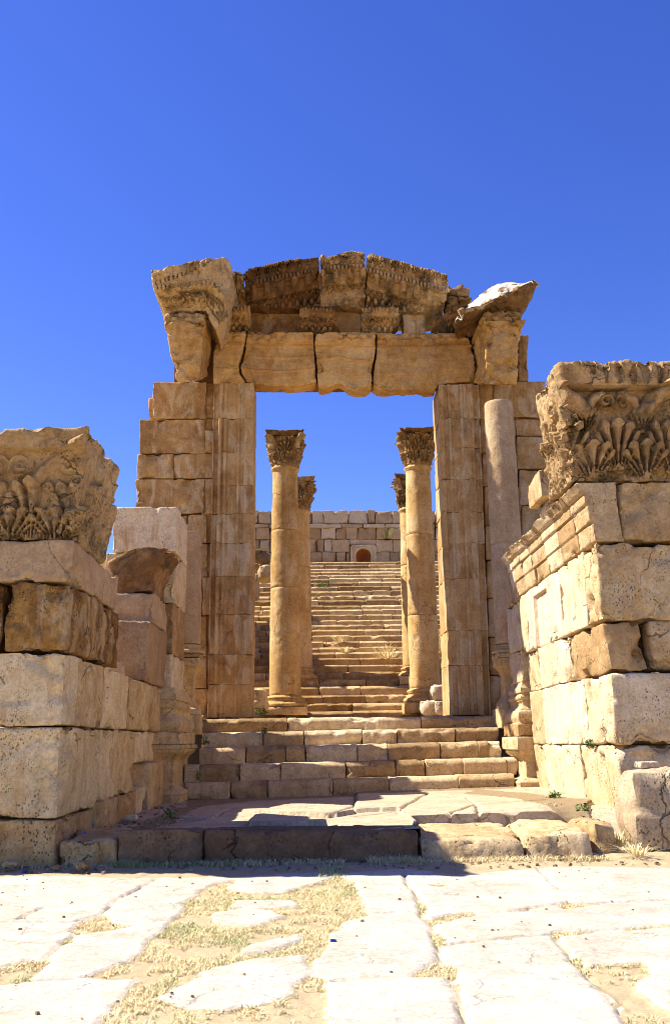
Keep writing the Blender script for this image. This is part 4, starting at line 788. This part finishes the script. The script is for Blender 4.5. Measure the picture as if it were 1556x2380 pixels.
# terrace between the kerb and the steps
zP = lambda X: .245+.017*X
xs = np.arange(-2.75, 4.3, .02); ysg = np.arange(9.75, 16.6, .026); nx, ny = len(xs), len(ysg); PX, PY = np.meshgrid(xs, ysg); P = np.stack([PX.ravel(), PY.ravel()], 1); P3 = np.stack([P[:, 0], P[:, 1], P[:, 0]*0], 1)
wob = .05*np.stack([fbm(P3*2.5, 1), fbm(P3*2.5, 2)], 1)+.015*np.stack([fbm(P3*14, 3), fbm(P3*14, 4)], 1); Pw = P+wob
t2 = lambda pts: g2('s', pts, .27)
tj = [t2(p) for p in ([(0, 545), (110, 560), (150, 535), (330, 505), (380, 480)], [(230, 530), (110, 560)], [(450, 540), (470, 515), (600, 527), (760, 513), (838, 493), (845, 440)], [(840, 513), (1000, 500), (1190, 520)], [(600, 480), (840, 490)], [(1180, 552), (1190, 520), (1290, 490), (1556, 478)], [(840, 575), (1060, 552), (1280, 530), (1600, 520)], [(480, 470), (850, 462)], [(845, 445), (1130, 447), (1600, 465)], [(1290, 545), (1290, 490), (1250, 468)], [(380, 480), (530, 468)], [(1010, 505), (1100, 448)])]
dj = np.full(len(P), 9.)
for l in tj: dj = np.minimum(dj, dseg(P+.6*wob, l))
Z = zP(P[:, 0])+.014*fbm(P3*.9, 21)+.004*fbm(P3*8, 22)-.045*np.exp(-(dj/.022)**2)
Z += .075*inpoly(Pw, t2([(455, 546), (470, 512), (600, 528), (740, 547), (600, 556)]))+.055*inpoly(Pw, t2([(475, 500), (600, 478), (838, 488), (838, 505), (740, 516), (600, 506)]))
Z += .05*inpoly(Pw, t2([(1062, 553), (1280, 532), (1700, 522), (1700, 400), (845, 400), (845, 500), (1000, 498)]))-.05*inpoly(Pw, t2([(-200, 600), (-200, 500), (60, 512), (330, 500), (110, 560)]))
cut = sst(P[:, 0], .98, 1.04)*(1-sst(P[:, 1]-.25*P[:, 0]*0, 10.75, 10.8)); Z = np.where(cut > .5, -.08, Z); rs = sst(P[:, 0], 2.5, 3.0)*(1-sst(P[:, 1], 10.5, 12.0)); Z = Z*(1-rs)-.05*rs
dirt = (inpoly(Pw, t2([(1240, 452), (1290, 435), (1700, 480), (1700, 560), (1560, 505), (1420, 470)])) | inpoly(Pw, t2([(-100, 530), (0, 528), (150, 490), (240, 462), (300, 458), (180, 510), (40, 545)])) | inpoly(Pw, t2([(230, 468), (500, 452), (800, 444), (1430, 436), (1430, 428), (220, 440)])))*1.
Z += dirt*.012*fbm(P3*12, 9)
I, J = np.meshgrid(np.arange(ny-1), np.arange(nx-1), indexing='ij'); I = I.ravel(); J = J.ravel(); Q = np.stack([I*nx+J, I*nx+J+1, (I+1)*nx+J+1, (I+1)*nx+J], 1)
MB().add(np.stack([P[:, 0], P[:, 1], Z], 1), Q, .45, np.maximum(dirt, .6*np.exp(-(dj/.022)**2))).build('terrace', m_terr, loc=(0, 12, 0), kind='structure')
# ---- kerb stones
def kerb(lab, x0, x1, t0, t1, b0, b1, Y, zback, dep, lean=.0, mat=m_kerb, **k):
    mb = MB(); bl, br_ = onY((x0, b0), Y), onY((x1, b1), Y); tl, tr = onY((x0, t0), Y), onY((x1, t1), Y)
    def M(a, b, c):
        x = bl[0]+(br_[0]-bl[0])*a; zt = (tl[2]+(tr[2]-tl[2])*a)*(1-c)+zback*c; return np.stack([x, Y+lean*b+dep*c, -.1+(zt+.1)*b], 1)
    kw = dict(r=.06, res=.03, res3=(.03, .03, .06), namp=.022, nf=2.6, chip=.05); kw.update(k)
    rbox(mb, M, (x1*0+br_[0]-bl[0], .4, dep), **kw); mb.build('kerb_stone', mat, label=lab, cat='kerb stone', group='kerb stones along the front of the terrace')
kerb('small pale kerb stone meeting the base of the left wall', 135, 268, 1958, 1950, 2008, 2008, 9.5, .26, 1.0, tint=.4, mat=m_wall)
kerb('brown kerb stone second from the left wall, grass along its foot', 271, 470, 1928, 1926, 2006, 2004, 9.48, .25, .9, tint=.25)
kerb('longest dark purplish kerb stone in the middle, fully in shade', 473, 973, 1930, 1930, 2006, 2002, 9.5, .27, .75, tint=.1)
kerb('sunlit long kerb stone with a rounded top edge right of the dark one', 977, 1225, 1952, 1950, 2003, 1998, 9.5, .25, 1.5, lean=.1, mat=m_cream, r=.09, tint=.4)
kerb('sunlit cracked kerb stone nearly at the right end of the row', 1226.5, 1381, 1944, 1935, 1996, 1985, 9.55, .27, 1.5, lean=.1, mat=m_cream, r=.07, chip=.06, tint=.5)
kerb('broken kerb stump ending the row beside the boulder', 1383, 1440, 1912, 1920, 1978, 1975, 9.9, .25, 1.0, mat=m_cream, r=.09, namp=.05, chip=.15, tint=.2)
# ---- boulders and stones
def rock(lab, x0, y0, x1, y1, Y, dep, mat=m_rock, cat='boulder', name='boulder', r=.45, namp=.16, nf=1.8, res=None, shear=0, group=None, chip=.15):
    a, b = onY((x0, y1), Y), onY((x1, y0), Y); W_, H_ = b[0]-a[0], b[2]-a[2]; mb = MB(); s_ = min(W_, H_, dep)
    def M(aa, bb, c): return np.stack([a[0]+W_*(aa+shear*bb), Y+dep*c, a[2]+H_*bb], 1)
    rbox(mb, M, (W_, H_, dep), r=s_*r, res=res or s_/14, namp=s_*namp, nf=nf/s_*.8, chip=s_*chip); mb.build(name, mat, label=lab, cat=cat, group=group)
rock('big rough sunlit boulder at the right edge, standing against the wall foot', 1480, 1783, 1720, 1990, 10.0, .75, r=.36, namp=.03, nf=4, res=.018, chip=.03)
rock('small flat slab lying on top of the big boulder', 1487, 1770, 1532, 1786, 10.35, .2, cat='stone', name='loose_stone', r=.25, namp=.08)
z8 = lambda *q: [581+.2987*q[0], 1162+.2987*q[1], 581+.2987*q[2], 1162+.2987*q[3]]
rock('upper pale boulder perched on the pile beside the right jamb', *z8(1408, 1425, 1556, 1568), 20.4, .7, shear=.1, namp=.12)
rock('lower left boulder of the pile beside the right jamb', *z8(1333, 1556, 1445, 1678), 20.3, .6, namp=.12)
rock('lower right squarish boulder of the pile, half behind the right jamb', *z8(1436, 1560, 1600, 1678), 20.25, .6, r=.25, namp=.1)
rock('dark jagged fallen block leaning behind the left jamb', *z8(0, 1462, 128, 1655), 20.3, .6, m_col, namp=.2, nf=2.5)
for i, (q, l) in enumerate([((20, 375, 150, 500), 'grey squarish rubble block highest in the heap left of the stairs'), ((0, 478, 78, 560), 'small rubble block in the middle of the heap left of the stairs'), ((60, 500, 160, 610), 'rounded rubble block of the heap nearest the left column'), ((-40, 560, 60, 760), 'long sloping rubble slab at the bottom of the heap left of the stairs')]):
    rock(l, *z8(*q), 29-i*.9, 1.0, m_cap if i < 2 else m_far, 'rubble', 'rubble_block', namp=.14, group='rubble heap left of the stairs')
rock('white rounded stone at the foot of the small pale kerb stone', 151+151, 2000-4, 352, 2021, 9.2, .14, m_cream, 'stone', 'loose_stone') if False else None
zq4 = lambda *q: [.3361*q[0], 1423.5+.3361*q[1], .3361*q[2], 1423.5+.3361*q[3]]
for l, q, Y, d in (('grey-white loose stone before the pale kerb stone', (520, 1722, 612, 1786), 9.05, .13), ('flat loose stone at the left edge before the wall base', (0, 1722, 128, 1772), 9.2, .12), ('tiny loose stone left of the grey-white one', (352, 1754, 408, 1784), 9.1, .1), ('small loose stone on the terrace by the left wall', (868, 1402, 940, 1442), 11.2, .15)):
    rock(l, *zq4(*q), Y, d, m_cream, 'stone', 'loose_stone', r=.4, namp=.1)
# pebbles: uncountable litter
mb = MB()
def pebble(x, y, z, s):
    V = np.array([(-1, -1, -.4), (1, -1, -.4), (1, 1, -.4), (-1, 1, -.4), (-.7, -.6, .6), (.6, -.7, .6), (.7, .6, .6), (-.6, .7, .6)])*s*(.7+.5*RNG.random((8, 3))); a = random.random()*6.3; c, s2 = math.cos(a), math.sin(a)
    V = np.stack([V[:, 0]*c-V[:, 1]*s2+x, V[:, 0]*s2+V[:, 1]*c+y, V[:, 2]+z], 1); mb.add(V, [[0, 3, 2, 1], [4, 5, 6, 7], [0, 1, 5, 4], [1, 2, 6, 5], [2, 3, 7, 6], [3, 0, 4, 7]], random.random())
for i in range(150): pebble(random.uniform(-3.6, 3.6), 4.2+4.9*random.random()**.8, .004, random.choice([.004, .005, .007, .010]))
for i in range(260): pebble(random.uniform(-3.6, 4.2), random.uniform(8.9, 9.5), .006, random.choice([.006, .009, .013, .018]))
for i in range(170): pebble(random.uniform(2.3, 3.4), random.uniform(13.5, 16.0), zP(3)+.03, random.choice([.008, .012, .02]))
for i in range(160): pebble(random.uniform(-2.4, -1.6), random.uniform(11, 16.1), zP(-2)-.0, random.choice([.008, .012, .02]))
mb.build('pebbles', m_kerb, kind='stuff', label='scattered pebbles and grit on the paving', cat='pebbles')
# ---- plants
def blades(mb, P, n, h, spread, wd, droop=.5, up=.6):
    for _ in range(n):
        a = random.random()*6.283; hh = h*random.uniform(.45, 1.1); d = np.array([math.cos(a), math.sin(a), 0]); sd2 = np.array([-d[1], d[0], 0])*wd*random.uniform(.6, 1.2)
        b = np.array(P)+d*random.random()*spread*.35; out = random.uniform(.1, 1)*spread; m1 = b+d*out*.45+np.array([0, 0, hh*.65]); tp = b+d*out+np.array([0, 0, hh*(1-droop*random.random())])
        mb.add(np.array([b-sd2, b+sd2, m1+sd2*.8, m1-sd2*.8, tp]), [[0, 1, 2, 3]], random.random()); i0 = mb.n-5; mb.F.append([i0+3, i0+2, i0+4])
def leaves(mb, P, n, h, spread, s):
    for _ in range(n):
        a = random.random()*6.283; rr = spread*math.sqrt(random.random()); c = np.array(P)+np.array([math.cos(a)*rr, math.sin(a)*rr, h*random.random()*(1-.4*rr/spread)]); u = np.array([random.gauss(0, 1), random.gauss(0, 1), random.gauss(.3, .6)]); u /= np.linalg.norm(u); v = np.cross(u, [random.gauss(0, 1), random.gauss(0, 1), random.gauss(0, 1)]); v /= np.linalg.norm(v)+1e-6; q = s*random.uniform(.6, 1.3)
        mb.add(np.array([c-u*q, c+v*q*.45, c+u*q, c-v*q*.45]), [[0, 1, 2, 3]], random.random())
def plant(lab, P, n, h, spread, s, mat, kind='leaf', cat='weed', name='weed'):
    mb = MB()
    if kind == 'leaf': leaves(mb, P, n, h, spread, s); blades(mb, P, n//6, h, spread*.6, .004)
    else: blades(mb, P, n, h, spread, s)
    mb.build(name, mat, loc=P, label=lab, cat=cat)
onP = lambda p, Z=.3: tuple(onZ(p, Z))
plant('small dark weed sprouting from the terrace near the left pedestal', onP((395, 1903), .25), 70, .16, .09, .022, m_green)
plant('green leafy weed at the foot of the right wall, larger', onP((1286, 1863), .3), 90, .16, .1, .03, m_green)
plant('low yellow-green weed spreading on the terrace before the right wall', onP((1275, 1878), .3), 70, .05, .15, .03, m_dgreen)
plant('small green weed at the wall foot nearest the boulder', onP((1356, 1884), .3), 50, .1, .09, .025, m_green)
plant('little weed growing in the joint of the sunlit right wall', tuple(onX((1371, 1735), float(XR(1.2))-.02)), 50, .12, .08, .025, m_green)
plant('small weed in a joint of the fourth lower step', tuple(onY((615, 1705), 17.5)), 60, .14, .06, .02, m_green)
plant('dark weed beside the left pedestal at the third step', tuple(onY((474, 1731), 17.1)), 70, .18, .09, .025, m_green)
plant('weed between the pedestal and the second step', tuple(onY((459, 1812), 16.5)), 60, .2, .06, .02, m_green)
plant('dark weed by the base of the left column', tuple(onY((605, 1664), 20.3)), 90, .2, .16, .03, m_green)
plant('bare tuft growing high on the back wall', tuple(onY((901, 1251), BWY-.05)), 60, .45, .5, .012, m_dgreen, 'blade')
for lab, q, n, h, s in (('dry golden bush on the stairs near the right column', (1065, 1215), 90, .5, .9), ('dry straw tuft on the stairs left of the bush, high in the flight', (700, 1075), 60, .25, .4), ('dry tuft in the middle of the stairs below the worn step', (735, 1170), 50, .25, .35), ('dry plants at the stair edge between right column and jamb', (1505, 1200), 160, .8, .5), ('straw clump right of the column foot by the jamb', (1510, 1350), 120, .6, .4), ('small green clump on the stairs left, near the far column', (565, 680), 60, .2, .4)):
    p = zp('8', q)[0]; j = min(range(len(Yl)), key=lambda i: abs(Yl[i]-p[1])); P0 = onY(p, U0+j*UT+.02); P0[2] = UZ[j]-.03
    plant(lab, tuple(P0), n, h, s, .008, m_green if 'green' in lab else m_straw, 'blade', 'dry plant', 'dry_plant')
plant('dry grass tuft between the broken kerb and the boulder', onP((1440, 1968), .02), 160, .2, .3, .0035, m_straw, 'blade', 'dry grass', 'grass_tuft')
plant('dead grass at the foot of the big boulder', onP((1478, 1988), .02), 120, .12, .3, .0035, m_straw, 'blade', 'dry grass', 'grass_tuft')
# grass growing in the joints: uncountable
mbd, mbg = MB(), MB()
allp = np.concatenate(grass_p); cand = P = np.stack([RNG.uniform(-4.3, 4.4, 400000), RNG.uniform(3.5, 9.2, 400000)], 1); P3 = np.stack([P[:, 0], P[:, 1], P[:, 0]*0], 1)
wob = .05*np.stack([fbm(P3*3, 1), fbm(P3*3, 2)], 1)+.03*np.stack([fbm(P3*14, 3), fbm(P3*14, 4)], 1); Pw = P+wob; gm = np.zeros(len(P), bool)
for p in grass_p: gm |= inpoly(Pw, p)
for p in hole_p: gm &= ~inpoly(Pw, p)
gm &= (fbm(P3*3, 41)+.6*fbm(P3*17, 43)) > -.12
sel = P[gm]; sel = sel[:52000]; gn = fbm(np.stack([sel[:, 0], sel[:, 1], sel[:, 0]*0], 1)*2.2, 44)
def bulk(mb, B, hmin, hmax, wd, lean):
    n = len(B); a = RNG.uniform(0, 6.283, n); h = RNG.uniform(hmin, hmax, n); d = np.stack([np.cos(a), np.sin(a), 0*a], 1); s = np.stack([-d[:, 1], d[:, 0], 0*a], 1)*wd*RNG.uniform(.6, 1.3, (n, 1)); l = RNG.uniform(.2, 1, n)*lean
    m1 = B+d*(l*h*.4)[:, None]+np.array([0, 0, 1])*(h*.6)[:, None]; tp = B+d*(l*h*1.3)[:, None]+np.array([0, 0, 1])*(h*RNG.uniform(.5, 1, n))[:, None]
    V = np.stack([B-s, B+s, m1+s*.7, m1-s*.7, tp], 1).reshape(-1, 3); o = np.arange(n)*5; n0 = mb.n
    mb.add(V, np.stack([o, o+1, o+2, o+3], 1), np.repeat(RNG.random(n), 5)); mb.F += (np.stack([o+3, o+2, o+4], 1)+n0).tolist()
z0 = np.full(len(sel), -.02); B = np.stack([sel[:, 0], sel[:, 1], z0], 1); gsel = (gn+RNG.normal(0, .22, len(sel))) > .34
bulk(mbd, B[~gsel], .008, .03, .0024, 1.8); bulk(mbg, B[gsel], .01, .036, .0024, 1.5)
# greener strip along the kerb foot, straw litter on the right
for x0_, x1_, n, mbx, hh in ((268, 330, 900, mbg, .09), (330, 560, 1100, mbg, .07), (470, 800, 900, mbd, .08), (855, 985, 700, mbd, .1), (990, 1430, 1500, mbd, .07), (0, 270, 500, mbd, .05), (740, 800, 500, mbg, .05)):
    a, b = onZ((x0_, 2008), 0), onZ((x1_, 2004), 0); xx = RNG.uniform(a[0], b[0], n); yy = np.minimum(9.47, RNG.normal(9.42, .06, n)) if x0_ != 740 else RNG.uniform(8.4, 9.2, n); bulk(mbx, np.stack([xx, yy, xx*0-.01], 1), .02, hh, .003, 1.5)
mbd.build('dry_grass', m_straw, loc=(0, 7, 0), kind='stuff', label='short dry straw-coloured grass between the paving slabs', cat='grass'); mbg.build('green_grass', m_dgreen, loc=(0, 7, 0), kind='stuff', label='short dull green grass between the paving slabs', cat='grass')
# blue bottle caps and litter
def cap_(lab, p, Z, r=.018):
    P0 = onZ(p, Z); mb = MB(); lathe(mb, P0[0], P0[1], [(r*.9, Z), (r, Z+.002), (r, Z+.012), (r*.92, Z+.015)], n=20, namp=0); mb.build('bottle_cap', m_blue, label=lab, cat='bottle cap')
cap_('blue bottle cap on the ground before the left wall', (57, 2029), .0, .022); cap_('blue bottle cap on the terrace edge by the left wall', (196, 1938), .3, .018)
cap_('dull blue cap lying in the grass near the middle of the paving', (774, 2190), .0, .018)
# ================================================================== HIDDEN-SIDE MASONRY THAT SHADES THE STAIRS
fw = thing('ashlar_wall', (-4.2, 24, 1.6), 'ashlar retaining wall rising left of the long stairs behind the gateway', 'wall'); mb = MB()
zz = 1.2
while zz < 7.0:
    y = 21.0 if zz < 4.2 else 24.0; ye = 26.3
    while y < ye:
        L = random.uniform(.8, 1.5); box(mb, -4.5, -3.45, y, y+L-.01, zz, zz+.55-.01, r=.03, res=.15, namp=.02, chip=.05); y += L
    zz += .55
mb.build('stonework', m_far, fw)
